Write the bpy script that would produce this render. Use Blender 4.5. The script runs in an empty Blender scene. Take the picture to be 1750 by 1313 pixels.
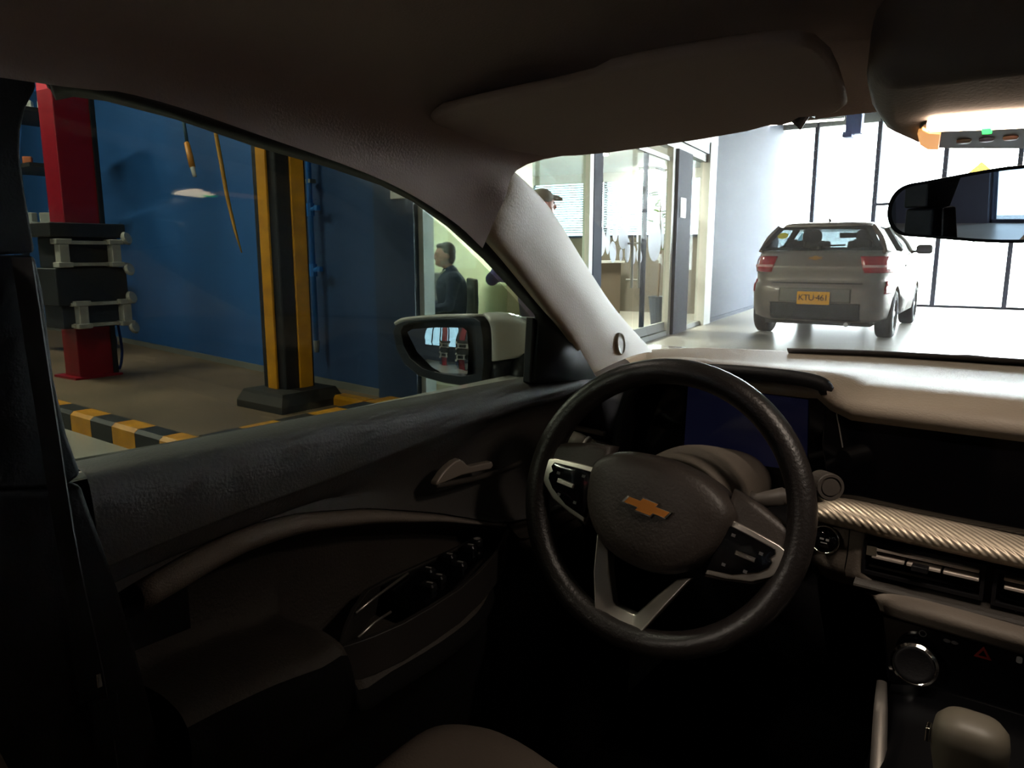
import bpy, bmesh, math, random
from mathutils import Vector, Matrix
R = math.radians
SC = bpy.context.scene
COL = SC.collection

# ---------------------------------------------------------------- camera, world, exposure
FPX = 1264.0
CAM = Vector((-.016, 0, 1.15))
PITCH, YAW = R(9.9), R(37)
cd = bpy.data.cameras.new('camera'); cam = bpy.data.objects.new('camera', cd); COL.objects.link(cam)
cd.sensor_width = 36; cd.lens = FPX / 1750 * 36; cd.clip_start = .02; cd.clip_end = 300
cam.location = CAM; cam.rotation_euler = (R(90) - PITCH, 0, YAW)
SC.camera = cam
w = bpy.data.worlds.new('overcast_sky'); SC.world = w; w.use_nodes = True
bg = w.node_tree.nodes['Background']; bg.inputs[0].default_value = (.90, .96, 1.0, 1); bg.inputs[1].default_value = 42
SC.view_settings.view_transform = 'Standard'; SC.view_settings.look = 'None'
SC.view_settings.exposure = 0; SC.view_settings.gamma = 1; SC.view_settings.use_curve_mapping = False
SC.cycles.max_bounces = 10; SC.cycles.diffuse_bounces = 5; SC.cycles.glossy_bounces = 5
SC.cycles.transparent_max_bounces = 16; SC.cycles.transmission_bounces = 6
SC.cycles.sample_clamp_indirect = 6; SC.cycles.caustics_reflective = False; SC.cycles.caustics_refractive = False

def area(name, loc, size, power, color, direction=(0, 0, -1), spread=180):
    l = bpy.data.lights.new(name, 'AREA'); l.spread = R(spread); l.shape = 'RECTANGLE'; l.size, l.size_y = size
    l.energy = power; l.color = color
    o = bpy.data.objects.new(name, l); COL.objects.link(o); o.location = loc
    o.rotation_euler = Vector(direction).to_track_quat('-Z', 'Y').to_euler()
    return o

# ---------------------------------------------------------------- measuring helpers
_fw = Vector((-math.sin(YAW)*math.cos(PITCH), math.cos(YAW)*math.cos(PITCH), -math.sin(PITCH)))
_rt = Vector((math.cos(YAW), math.sin(YAW), 0)); _up = _rt.cross(_fw)
def ray(x, y): return _fw + _rt*((x-875)/FPX) - _up*((y-656.5)/FPX)
def P(x, y, X=None, Y=None, Z=None, pl=None):
    """the point of a real plane (X=, Y=, Z= or (origin, normal)) that the photograph shows at x, y"""
    r = ray(x, y)
    if X is not None: t = (X-CAM.x)/r.x
    elif Y is not None: t = (Y-CAM.y)/r.y
    elif Z is not None: t = (Z-CAM.z)/r.z
    else: t = (Vector(pl[0])-CAM).dot(Vector(pl[1]))/r.dot(Vector(pl[1]))
    return CAM + r*t

# ---------------------------------------------------------------- materials
def lin(h):
    h = h.lstrip('#'); o = []
    for i in (0, 2, 4):
        c = int(h[i:i+2], 16)/255
        o.append(c/12.92 if c <= .04045 else ((c+.055)/1.055)**2.4)
    return (*o, 1)
MATS = {}
def mat(name, hexc, rough=.5, metal=0, bump=None, var=None, spec=.5, emit=None, coat=0):
    if name in MATS: return MATS[name]
    m = bpy.data.materials.new(name); m.use_nodes = True; nt = m.node_tree; b = nt.nodes['Principled BSDF']
    c = lin(hexc)
    b.inputs['Base Color'].default_value = c; b.inputs['Roughness'].default_value = rough
    b.inputs['Metallic'].default_value = metal; b.inputs['Specular IOR Level'].default_value = spec
    if coat: b.inputs['Coat Weight'].default_value = coat; b.inputs['Coat Roughness'].default_value = .05
    tc = None
    if bump or var:
        tc = nt.nodes.new('ShaderNodeTexCoord')
    if bump:
        n = nt.nodes.new('ShaderNodeTexNoise'); n.inputs['Scale'].default_value = bump[0]; n.inputs['Detail'].default_value = 3
        bp = nt.nodes.new('ShaderNodeBump'); bp.inputs['Strength'].default_value = bump[1]; bp.inputs['Distance'].default_value = bump[2] if len(bump) > 2 else .002
        nt.links.new(tc.outputs['Object'], n.inputs['Vector']); nt.links.new(n.outputs[0], bp.inputs['Height']); nt.links.new(bp.outputs[0], b.inputs['Normal'])
    if var:      # (scale, second colour, contrast)
        n = nt.nodes.new('ShaderNodeTexNoise'); n.inputs['Scale'].default_value = var[0]; n.inputs['Detail'].default_value = 6
        r = nt.nodes.new('ShaderNodeValToRGB'); r.color_ramp.elements[0].color = c; r.color_ramp.elements[1].color = lin(var[1])
        k = var[2] if len(var) > 2 else .2
        r.color_ramp.elements[0].position = .5-k; r.color_ramp.elements[1].position = .5+k
        nt.links.new(tc.outputs['Object'], n.inputs['Vector']); nt.links.new(n.outputs[0], r.inputs[0]); nt.links.new(r.outputs[0], b.inputs['Base Color'])
    if emit:
        b.inputs['Emission Color'].default_value = lin(emit[0]); b.inputs['Emission Strength'].default_value = emit[1]
    MATS[name] = m; return m
def glass(name, tint='#ffffff', refl=1.0, haze=0.0, hazecol='#ffffff'):
    """thin pane: tinted see-through with a fresnel reflection and, when dusty, a little scattering"""
    if name in MATS: return MATS[name]
    m = bpy.data.materials.new(name); m.use_nodes = True; nt = m.node_tree; nt.nodes.remove(nt.nodes['Principled BSDF'])
    out = nt.nodes['Material Output']
    tr = nt.nodes.new('ShaderNodeBsdfTransparent'); tr.inputs[0].default_value = lin(tint)
    base = tr.outputs[0]
    if haze:
        d = nt.nodes.new('ShaderNodeBsdfTranslucent'); d.inputs[0].default_value = lin(hazecol)
        mx = nt.nodes.new('ShaderNodeMixShader'); mx.inputs[0].default_value = haze
        nt.links.new(base, mx.inputs[1]); nt.links.new(d.outputs[0], mx.inputs[2]); base = mx.outputs[0]
    gl = nt.nodes.new('ShaderNodeBsdfGlossy'); gl.inputs['Roughness'].default_value = .02
    ge = nt.nodes.new('ShaderNodeNewGeometry'); dt = nt.nodes.new('ShaderNodeVectorMath'); dt.operation = 'DOT_PRODUCT'
    nt.links.new(ge.outputs['Incoming'], dt.inputs[0]); nt.links.new(ge.outputs['Normal'], dt.inputs[1])
    def mth(op, x, y=None):
        n = nt.nodes.new('ShaderNodeMath'); n.operation = op
        for i, q in enumerate((x, y)):
            if q is None: continue
            if isinstance(q, (int, float)): n.inputs[i].default_value = q
            else: nt.links.new(q, n.inputs[i])
        return n
    p5 = mth('POWER', mth('SUBTRACT', 1.0, mth('ABSOLUTE', dt.outputs['Value']).outputs[0]).outputs[0], 5.0)
    mu = mth('MULTIPLY', mth('ADD', mth('MULTIPLY', p5.outputs[0], .95).outputs[0], .045).outputs[0], refl)
    mix = nt.nodes.new('ShaderNodeMixShader'); nt.links.new(mu.outputs[0], mix.inputs[0])
    nt.links.new(base, mix.inputs[1]); nt.links.new(gl.outputs[0], mix.inputs[2]); nt.links.new(mix.outputs[0], out.inputs[0])
    MATS[name] = m; return m

# ---------------------------------------------------------------- objects
ROOT = {}          # object name -> matrix of its thing
def props(o, label=None, cat=None, group=None, kind=None):
    if label: o['label'] = label
    if cat: o['category'] = cat
    if group: o['group'] = group
    if kind: o['kind'] = kind
    return o
def thing(name, label, cat, loc=(0, 0, 0), rotz=0, group=None):
    o = bpy.data.objects.new(name, None); COL.objects.link(o); o.empty_display_size = .1
    o.location = loc; o.rotation_euler = (0, 0, rotz)
    ROOT[o.name] = Matrix.Translation(Vector(loc)) @ Matrix.Rotation(rotz, 4, 'Z')
    return props(o, label, cat, group)
def add(name, g, m, parent=None, local=False, smooth=False, bevel=0, seg=2, sub=0, solid=0, off=0, label=None, cat=None, group=None, kind=None, loc=None, remesh=0):
    """one mesh object; vertices are in car/world coordinates unless local (then in the thing's own frame)"""
    V, Fc = g
    V = [Vector(v) for v in V]
    if parent is not None:
        M = ROOT[parent.name]
        if not local:
            I = M.inverted(); V = [I @ v for v in V]
    else:
        lo = Vector([min(v[i] for v in V) for i in range(3)]); hi = Vector([max(v[i] for v in V) for i in range(3)])
        base = Vector(loc) if loc else Vector(((lo.x+hi.x)/2, (lo.y+hi.y)/2, lo.z))
        M = Matrix.Translation(base); V = [v-base for v in V]
    me = bpy.data.meshes.new(name); me.from_pydata([tuple(v) for v in V], [], Fc); me.update()
    bm = bmesh.new(); bm.from_mesh(me); bmesh.ops.remove_doubles(bm, verts=bm.verts, dist=1e-6); bmesh.ops.recalc_face_normals(bm, faces=bm.faces); bm.to_mesh(me); bm.free()
    o = bpy.data.objects.new(name, me); COL.objects.link(o)
    if m is not None: me.materials.append(m)
    if smooth: me.polygons.foreach_set('use_smooth', [True]*len(me.polygons))
    if parent is not None: o.parent = parent
    else: o.location = M.translation
    ROOT[o.name] = M
    if remesh:
        r = o.modifiers.new('remesh', 'REMESH'); r.mode = 'VOXEL'; r.voxel_size = remesh; r.use_smooth_shade = True
        s = o.modifiers.new('smooth', 'SMOOTH'); s.factor = .5; s.iterations = 4
    if solid:
        s = o.modifiers.new('solid', 'SOLIDIFY'); s.thickness = solid; s.offset = off
    if bevel:
        b = o.modifiers.new('bevel', 'BEVEL'); b.width = bevel; b.segments = seg; b.limit_method = 'ANGLE'; b.angle_limit = R(35)
        me.polygons.foreach_set('use_smooth', [True]*len(me.polygons)); b.harden_normals = True
    if sub:
        s = o.modifiers.new('sub', 'SUBSURF'); s.levels = s.render_levels = sub
    return props(o, label, cat, group, kind)
def struct(name, g, m, **k): return add(name, g, m, kind='structure', **k)
def dup(root, loc=None, rotz=None, label=None, matrix=None):
    """a copy of a thing with copies of its parts and sub-parts (mesh data shared)"""
    def cp(o, par):
        c = o.copy(); COL.objects.link(c); c.parent = par
        for ch in [x for x in COL.objects if x.parent == o]: cp(ch, c)
        return c
    r = cp(root, None)
    if loc is not None: r.location = loc
    if rotz is not None: r.rotation_euler = (0, 0, rotz)
    if label: r['label'] = label
    return r

# ---------------------------------------------------------------- shapes: each returns (verts, faces)
def join(*gs):
    V, Fc = [], []
    for v, f in gs:
        n = len(V); V += list(v); Fc += [tuple(i+n for i in q) for q in f]
    return V, Fc
BF = [(0, 3, 2, 1), (4, 5, 6, 7), (0, 1, 5, 4), (1, 2, 6, 5), (2, 3, 7, 6), (3, 0, 4, 7)]
def box(lo, hi):
    a, b = lo, hi
    return [Vector(p) for p in ((a[0], a[1], a[2]), (b[0], a[1], a[2]), (b[0], b[1], a[2]), (a[0], b[1], a[2]), (a[0], a[1], b[2]), (b[0], a[1], b[2]), (b[0], b[1], b[2]), (a[0], b[1], b[2]))], list(BF)
def cbox(c, s): return box([c[i]-s[i]/2 for i in range(3)], [c[i]+s[i]/2 for i in range(3)])
def obox(o, u, v, n):
    o, u, v, n = map(Vector, (o, u, v, n))
    return [o, o+u, o+u+v, o+v, o+n, o+u+n, o+u+v+n, o+v+n], list(BF)
def xf(g, M): return [M @ Vector(v) for v in g[0]], g[1]
def frame(o, u, v):
    u, v = Vector(u).normalized(), Vector(v).normalized(); n = u.cross(v).normalized()
    return Matrix(((u.x, v.x, n.x, o[0]), (u.y, v.y, n.y, o[1]), (u.z, v.z, n.z, o[2]), (0, 0, 0, 1)))
def prism(poly, d0, d1, M=Matrix()):
    """2-D outline in a frame's u,v, from n=d0 to n=d1"""
    n = len(poly)
    V = [M @ Vector((p[0], p[1], d0)) for p in poly] + [M @ Vector((p[0], p[1], d1)) for p in poly]
    return V, [tuple(range(n-1, -1, -1)), tuple(range(n, 2*n))] + [(i, (i+1) % n, n+(i+1) % n, n+i) for i in range(n)]
def slab(pts, d):
    """a polygon of world points given thickness vector d"""
    n = len(pts); d = Vector(d); pts = [Vector(p) for p in pts]
    return pts + [p+d for p in pts], [tuple(range(n-1, -1, -1)), tuple(range(n, 2*n))] + [(i, (i+1) % n, n+(i+1) % n, n+i) for i in range(n)]
def ring_prism(outer, inner, d0, d1, M=Matrix()):
    n = len(outer)
    V = [M @ Vector((p[0], p[1], z)) for z in (d0, d1) for p in list(outer)+list(inner)]
    Fc = []
    for i in range(n):
        j = (i+1) % n
        Fc += [(i, n+i, n+j, j), (2*n+i, 2*n+j, 3*n+j, 3*n+i), (i, j, 2*n+j, 2*n+i), (n+i, 3*n+i, 3*n+j, n+j)]
    return V, Fc
def rrect(w, h, r, n=5, c=(0, 0)):
    o = []
    for cx, cy, a0 in ((w/2-r, h/2-r, 0), (-w/2+r, h/2-r, 90), (-w/2+r, -h/2+r, 180), (w/2-r, -h/2+r, 270)):
        for i in range(n+1):
            a = R(a0+90*i/n); o.append((c[0]+cx+r*math.cos(a), c[1]+cy+r*math.sin(a)))
    return o
def oval(rx, ry, n=20, c=(0, 0), rot=0):
    return [(c[0]+rx*math.cos(t)*math.cos(rot)-ry*math.sin(t)*math.sin(rot), c[1]+rx*math.cos(t)*math.sin(rot)+ry*math.sin(t)*math.cos(rot)) for t in [2*math.pi*i/n for i in range(n)]]
def cr(p, n):
    """Catmull-Rom through points p, n steps per span"""
    p = [Vector(q) for q in p]; o = []
    for i in range(len(p)-1):
        a = p[i-1] if i else p[0]*2-p[1]; b, c = p[i], p[i+1]; d = p[i+2] if i+2 < len(p) else p[-1]*2-p[-2]
        for k in range(n):
            t = k/n
            o.append(.5*((2*b)+(c-a)*t+(2*a-5*b+4*c-d)*t*t+(3*b-a-3*c+d)*t**3))
    o.append(p[-1]); return o
def sheet(rows):
    n, m = len(rows), len(rows[0])
    return [Vector(p) for r in rows for p in r], [(i*m+j, i*m+j+1, (i+1)*m+j+1, (i+1)*m+j) for i in range(n-1) for j in range(m-1)]
def loft(rows, nu=4, nv=4):
    rows = [cr(r, nu) for r in rows]
    cols = [cr([r[j] for r in rows], nv) for j in range(len(rows[0]))]
    return sheet([[c[i] for c in cols] for i in range(len(cols[0]))])
def tube(path, r, n=8, closed=False, flat=1, up=None):
    path = [Vector(p) for p in path]; m = len(path); V, Fc = [], []
    rs = r if isinstance(r, (list, tuple)) else [r]*m
    prev = None
    for i, p in enumerate(path):
        if closed: t = path[(i+1) % m]-path[i-1]
        else: t = path[min(i+1, m-1)]-path[max(i-1, 0)]
        t.normalize()
        if prev is None:
            a = Vector(up) if up else (Vector((0, 0, 1)) if abs(t.z) < .9 else Vector((1, 0, 0)))
        else: a = prev
        b = t.cross(a).normalized(); a = b.cross(t).normalized(); prev = a
        for k in range(n):
            q = 2*math.pi*k/n; V.append(p+(a*math.cos(q)*flat+b*math.sin(q))*rs[i])
    for i in range(m if closed else m-1):
        j = (i+1) % m
        Fc += [(i*n+k, i*n+(k+1) % n, j*n+(k+1) % n, j*n+k) for k in range(n)]
    if not closed: Fc += [tuple(range(n-1, -1, -1)), tuple((m-1)*n+k for k in range(n))]
    return V, Fc
def lathe(prof, M=Matrix(), n=24, caps=True):
    V, Fc = [], []
    for r, h in prof:
        for k in range(n):
            a = 2*math.pi*k/n; V.append(M @ Vector((r*math.cos(a), r*math.sin(a), h)))
    m = len(prof)
    for i in range(m-1): Fc += [(i*n+k, i*n+(k+1) % n, (i+1)*n+(k+1) % n, (i+1)*n+k) for k in range(n)]
    if caps: Fc += [tuple(range(n-1, -1, -1)), tuple((m-1)*n+k for k in range(n))]
    else: Fc += [((m-1)*n+k, (m-1)*n+(k+1) % n, (k+1) % n, k) for k in range(n)]
    return V, Fc
def ball(c, r, n=12):
    if not isinstance(r, (list, tuple, Vector)): r = (r, r, r)
    V = [Vector((c[0], c[1], c[2]-r[2]))]; Fc = []; h = n//2
    for i in range(1, h):
        a = math.pi*i/h
        for k in range(n):
            b = 2*math.pi*k/n; V.append(Vector((c[0]+r[0]*math.sin(a)*math.cos(b), c[1]+r[1]*math.sin(a)*math.sin(b), c[2]-r[2]*math.cos(a))))
    V.append(Vector((c[0], c[1], c[2]+r[2])))
    Fc += [(0, 1+(k+1) % n, 1+k) for k in range(n)]
    for i in range(h-2): Fc += [(1+i*n+k, 1+i*n+(k+1) % n, 1+(i+1)*n+(k+1) % n, 1+(i+1)*n+k) for k in range(n)]
    t = len(V)-1; s = 1+(h-2)*n
    Fc += [(s+k, s+(k+1) % n, t) for k in range(n)]
    return V, Fc
def dome(outline, layers, M=Matrix(), c=(0, 0)):
    """outline scaled about c: layers of (scale, n); closes at the last"""
    V, Fc = [], []; n = len(outline)
    for s, h in layers:
        for p in outline: V.append(M @ Vector((c[0]+(p[0]-c[0])*s, c[1]+(p[1]-c[1])*s, h)))
    for i in range(len(layers)-1): Fc += [(i*n+k, i*n+(k+1) % n, (i+1)*n+(k+1) % n, (i+1)*n+k) for k in range(n)]
    Fc += [tuple(range(n-1, -1, -1)), tuple((len(layers)-1)*n+k for k in range(n))]
    return V, Fc
def text(name, s, size, M, d, m, parent, local=False, label=None, spacing=1.0):
    cu = bpy.data.curves.new(name, 'FONT'); cu.body = s; cu.size = size; cu.extrude = d; cu.align_x = 'CENTER'; cu.align_y = 'CENTER'; cu.space_character = spacing
    cu.resolution_u = 3
    t = bpy.data.objects.new(name+'_curve', cu); COL.objects.link(t); bpy.context.view_layer.update()
    me = bpy.data.meshes.new_from_object(t.evaluated_get(bpy.context.evaluated_depsgraph_get()))
    bpy.data.objects.remove(t)
    V = [M @ v.co for v in me.vertices]; Fc = [tuple(p.vertices) for p in me.polygons]
    bpy.data.meshes.remove(me)
    return add(name, (V, Fc), m, parent, local=local, label=label)
BOWTIE = [(-.5, .085), (-.22, .085), (-.175, .17), (.205, .17), (.16, .085), (.52, .085), (.435, -.085), (.155, -.085), (.11, -.17), (-.27, -.17), (-.225, -.085), (-.585, -.085)]
BOWTIE = [(x+.03, y) for x, y in BOWTIE]
def smooth(a, b, x):
    t = max(0, min(1, (x-a)/(b-a))); return t*t*(3-2*t)
# ================================================================ the garage and the showroom
M_floor = mat('polished_concrete', '#a9a59c', .32, bump=(6, .05), var=(.7, '#8f8b83', .25))
M_bay = mat('stained_concrete', '#74604b', .6, bump=(9, .2), var=(1.1, '#524233', .22))
M_kyel = mat('yellow_paint', '#d9940c', .45, bump=(40, .2), var=(9, '#b87a10', .2))
M_kblk = mat('black_paint', '#15151a', .5, bump=(40, .2))
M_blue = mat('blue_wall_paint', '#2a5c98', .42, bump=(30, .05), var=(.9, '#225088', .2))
M_navy = mat('navy_paint', '#2c3d58', .45, bump=(30, .05))
M_slate = mat('slate_paint', '#4a4f60', .45, bump=(30, .05))
M_green = mat('pale_green_paint', '#dcdfc2', .6, bump=(30, .04))
M_white = mat('white_paint', '#d8d8d4', .5)
M_ceil = mat('grey_ceiling', '#8d9290', .8, bump=(4, .1))
M_alu = mat('aluminium', '#8f918e', .55, .3)
M_frame = mat('dark_frame', '#343947', .75, spec=.12)
M_lamp = mat('lamp_diffuser', '#ffffff', .5, emit=('#fff8e6', 30))
M_room_lamp = mat('room_lamp_diffuser', '#ffffff', .5, emit=('#fffbe8', 40))
M_room_lamp2 = mat('bright_room_lamp_diffuser', '#ffffff', .5, emit=('#fffbe8', 220)); M_room_lamp3 = mat('mid_room_lamp_diffuser', '#ffffff', .5, emit=('#fffbe8', 60))
M_pane = glass('clear_pane', '#f4f8f7', .06)
M_paving = mat('pale_paving', '#b8b6b0', .8, bump=(5, .2))

struct('floor', box((-16, -12, -.1), (9, 19.0, 0)), M_floor)
struct('pavement', box((-30, 19.0, -.12), (40, 60, -.02)), M_paving)
def wl(X): return 3.91 + .108*(-4.22-X)                 # the blue wall
def sx(Y): return -3.79 - .152*(Y-3.85)                 # the glazed shop front
UV = Vector((-.152, 1, 0)).normalized(); UN = Vector((1, .152, 0)).normalized()
def spt(Y, z=0, off=0): return Vector((sx(Y), Y, z)) + UN*off
def sY(px):
    r = ray(px, 435); k = -3.79+.152*3.85
    t = (k-CAM.x-.152*CAM.y)/(r.x+.152*r.y); return (CAM+r*t).y
def sseg(Y0, Y1, z0, z1, t0=-.05, t1=.05):
    a, b = spt(Y0, z0, t0), spt(Y1, z0, t0)
    return obox(a, b-a, UN*(t1-t0), (0, 0, z1-z0))
HC = 4.3
XB = -5.65
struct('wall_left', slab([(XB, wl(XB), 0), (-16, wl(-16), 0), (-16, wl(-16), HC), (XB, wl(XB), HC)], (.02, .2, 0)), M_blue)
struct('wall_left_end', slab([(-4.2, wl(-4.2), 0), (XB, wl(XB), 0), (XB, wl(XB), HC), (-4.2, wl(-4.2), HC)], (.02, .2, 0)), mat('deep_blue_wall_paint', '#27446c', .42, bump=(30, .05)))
struct('baseboard_left', slab([(-4.24, wl(-4.24)-.012, 0), (-16, wl(-16)-.012, 0), (-16, wl(-16)-.012, .12), (-4.24, wl(-4.24)-.012, .12)], (0, .01, 0)), mat('grey_skirting', '#6a6a66', .7))
struct('wall_pilaster', slab([(-4.23, 3.88, 0), (-3.79, 3.85, 0), (-3.83, 4.08, 0), (-4.2, 4.1, 0)], (0, 0, HC)), M_navy)
struct('wall_bay_end', box((-16.2, -12, 0), (-16, 6, HC)), M_navy)
struct('wall_right', box((9, -12, 0), (9.2, 19.4, HC)), M_slate)
struct('ceiling', box((-16.2, -12.2, HC), (9.2, 19.3, HC+.2)), M_ceil)
# the rear of the garage: a wall with two daylight openings that the mirrors show
RW = -10.5
for i, (x0, x1, z0, z1) in enumerate([(-16, -11.2, 0, HC), (-11.2, -7.0, 3.2, HC), (-7.0, -5.4, 0, HC), (-5.4, -2.6, 0, 1.0), (-5.4, -2.6, 3.1, HC), (-2.6, 9, 0, HC)]):
    struct('wall_rear' if not i else 'wall_rear.%03d' % i, box((x0, RW-.2, z0), (x1, RW, z1)), M_slate)
for n, (x0, x1, z0, z1) in ((2, (-11.2, -7.0, 0, 3.2)), (3, (-5.4, -2.6, 1.0, 3.1))):
    wo = struct('window_%d' % n, join(box((x0, RW-.15, z0), (x1, RW-.05, z0+.06)), box((x0, RW-.15, z1-.06), (x1, RW-.05, z1)), *[box((x0+(x1-x0)*k/4-.04, RW-.15, z0), (x0+(x1-x0)*k/4+.04, RW-.05, z1)) for k in range(5)]), M_frame)
    for k in range(4):
        a = x0+(x1-x0)*k/4
        add('pane', box((a+.04, RW-.105, z0+.06), (a+(x1-x0)/4-.04, RW-.1, z1-.06)), glass('milky_pane', '#7d868c', .6), wo)

# ---- raised bay with its striped kerb
kz = .13; KX, KY, KE = -3.80, 2.06, 3.72
bay = struct('floor_bay', box((-15.9, KY+.08, 0), (KX-.1, 4.6, .06)), M_bay)
kerb = thing('kerb', 'concrete kerb painted in yellow and black bands around the stained bay floor', 'kerb', (KX, KY, 0))
def kerb_run(a, b, wdt, start, L=.33):
    a, b = Vector(a), Vector(b); d = (b-a); n = max(1, round(d.length/L)); d /= n; s = Vector((-d.y, d.x, 0)).normalized()*wdt
    ch = s.normalized()*.025
    for i in range(n):
        p = a+d*i+d*.006; q = a+d*(i+1)-d*.006
        sec = [Vector((0, 0, 0)), Vector((0, 0, kz-.02)), ch+Vector((0, 0, kz)), s-ch+Vector((0, 0, kz)), s+Vector((0, 0, kz-.02)), s]
        V = [p+c for c in sec]+[q+c for c in sec]
        Fc = [tuple(range(5, -1, -1)), tuple(range(6, 12))]+[(k, (k+1) % 6, 6+(k+1) % 6, 6+k) for k in range(6)]
        add('kerb_stone', (V, Fc), M_kyel if (i+start) % 2 else M_kblk, kerb)
kerb_run((-9.5, KY, 0), (KX, KY, 0), .16, 0, .29)
kerb_run((KX, KY+.16, 0), (KX, KE, 0), .16, 0, .26)
kerb_run((KX-.16, KE-.12, 0), (-4.30, KE-.10, 0), .14, 1, .28)

# ---- padded pillar
pil = thing('guarded_pillar', 'square black pillar with upright yellow guard stripes standing at the edge of the bay', 'pillar', (*P(490, 690, Z=.1).xy, .06))
pc = P(490, 690, Z=.1); pl_ = P(456, 683, Y=pc.y).x; pb = P(537, 680, X=pc.x).y
add('shaft', box((pl_-.03, pc.y, .06), (pc.x, pb+.02, HC)), M_kblk, pil, bevel=.02)
add('guard_stripe', box((P(463.5, 676, Y=pc.y).x, pc.y-.022, .19), (P(492-13, 676, Y=pc.y).x-.002, pc.y-.002, 2.06)), M_kyel, pil, bevel=.006)
add('guard_stripe', box((pc.x+.002, P(512, 676, X=pc.x).y, .19), (pc.x+.022, P(534, 676, X=pc.x).y, 2.06)), M_kyel, pil, bevel=.006)
pw = .15
add('base', dome([(pl_-pw, pc.y-pw), (pc.x+pw, pc.y-pw), (pc.x+pw, pb+pw), (pl_-pw, pb+pw)], [(1, .06), (1, .11), (.86, .19), (.62, .2)], c=((pl_+pc.x)/2, (pc.y+pb)/2)), mat('black_rubber', '#1c1a1a', .7, bump=(30, .3)), pil)

# ---- blue compressed-air pipe on the wall
pipe = thing('air_pipe', 'thin bright blue air pipe with two tap fittings on the wall beside the pillar', 'pipe', (*P(532, 585, Y=4.0).xy, .35))
M_pipe = mat('blue_pipe', '#1d74c8', .35)
py = wl(-5.2)-.09; p0 = P(541, 588, Y=py); pxx = p0.x
add('riser', tube([(pxx, py, p0.z), (pxx, py, HC)], .022, 10), M_pipe, pipe, smooth=True)
for yy in (462, 358):
    z = P(541, yy, Y=py).z
    add('fitting', join(lathe([(.034, -.05), (.034, .05)], Matrix.Translation((pxx, py, z)), 10), tube([(pxx, py, z), (pxx+.09, py-.02, z+.01)], .018, 8), lathe([(.026, -.02), (.026, .02)], Matrix.Translation((pxx+.11, py-.02, z+.01)), 8)), M_pipe, pipe)
add('nozzle', lathe([(.02, -.07), (.028, 0), (.028, .03)], Matrix.Translation((pxx, py, p0.z)), 10), M_alu, pipe)
z = P(525, 310, Y=py).z
add('clip', cbox((pxx, py+.01, z), (.07, .06, .03)), M_alu, pipe)

# ---- things hanging over the bay
hy = 3.4
M_yc = mat('amber_cable', '#b8811c', .5)
c = add('hanging_strap', tube([P(362, 190, Y=hy)+Vector((-.02, 0, 1.6)), P(362, 190, Y=hy), P(375, 262, Y=hy), P(388, 335, Y=hy), P(402, 395, Y=hy), P(413, 432, Y=hy)], [.012, .014, .016, .015, .012, .005], 6), M_yc, smooth=True,
        label='long narrow amber strap hanging down in front of the blue wall', cat='strap')
q = P(310, 180, Y=hy)
hh = thing('hanging_hose', 'thin grey hose with an amber end and a bright tip hanging short of the strap', 'hose', tuple(P(331, 302, Y=hy)))
add('hose', tube([q+Vector((-.03, 0, 1.6)), q, P(315, 215, Y=hy), P(320, 246, Y=hy)], .014, 6), mat('grey_hose', '#3f5a68', .5), hh, smooth=True)
add('grip', tube([P(319, 244, Y=hy), P(325, 268, Y=hy), P(329, 286, Y=hy)], [.022, .026, .024], 8), mat('amber_grip', '#c07a18', .5), hh, smooth=True)
add('tip', tube([P(328, 282, Y=hy), P(333, 302, Y=hy)], [.02, .016], 8), M_white, hh, smooth=True)

# ---- two-post lift
M_red = mat('red_enamel', '#84081c', .36, bump=(14, .04))
M_iron = mat('black_iron', '#101012', .55, bump=(20, .2))
M_arm = mat('grey_steel', '#a6a39c', .5, bump=(20, .1), var=(12, '#8b8780', .2))
def lift_post(loc, rz, label):
    """local frame: column at the origin, open side and carriage toward -y"""
    t = thing('lift_post', label, 'car lift', loc, rz, 'red lift posts')
    w_, d_ = .155, .13
    add('column', prism([(-w_, -d_), (w_, -d_), (w_, d_), (-w_, d_)], 0, 3.6), M_red, t, local=True, bevel=.012)
    add('flange', box((w_-.01, -d_-.02, 0), (w_+.03, -d_+.04, 3.6)), M_iron, t, local=True)
    add('foot_plate', box((-.22, -.19, 0), (.20, .2, .02)), M_red, t, local=True)
    add('carriage', join(box((-.34, -d_-.15, .66), (.27, d_-.06, .98)), box((-.36, -d_-.17, 1.24), (.28, d_-.02, 1.36)), box((-.30, -d_-.09, .98), (.25, d_-.06, 1.24)), box((-.30, -d_-.11, .46), (.27, d_-.06, .66))), M_iron, t, local=True, bevel=.012)
    for z0, z1 in ((.985, 1.225), (.46, .70)):
        for x0 in ((-.27, .17) if z0 > .8 else (-.16, .22)):
            y0 = -d_-.18
            add('bracket', join(box((x0-.06, y0-.03, z0), (x0+.06, y0+.08, z0+.045)), box((x0-.04, y0-.02, z0+.04), (x0+.04, y0+.07, z1-.04)), box((x0-.065, y0-.03, z1-.045), (x0+.065, y0+.08, z1))), M_arm, t, local=True, bevel=.008)
        add('cross_bar', join(box((-.24, -d_-.17, z1-.045), (.17, -d_-.12, z1-.015)), box((-.24, -d_-.17, z0+.012), (.17, -d_-.12, z0+.04))), M_arm, t, local=True)
        for zz in (z1+.01, z0-.02):
            add('pad', lathe([(.05, -.02), (.062, 0), (.05, .02)], Matrix.Translation((.27, -d_-.19, zz)) @ Matrix.Rotation(R(70), 4, 'X') @ Matrix.Rotation(R(25), 4, 'Y'), 14), M_arm, t, local=True)
    add('hose_loop', tube(cr([(.2, 0, .5), (.25, -.02, .3), (.22, -.02, .15), (.27, 0, .03), (.31, 0, .2), (.29, 0, .5)], 5), .014, 6), mat('blue_hose', '#173a78', .5), t, local=True, smooth=True)
    return t
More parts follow.
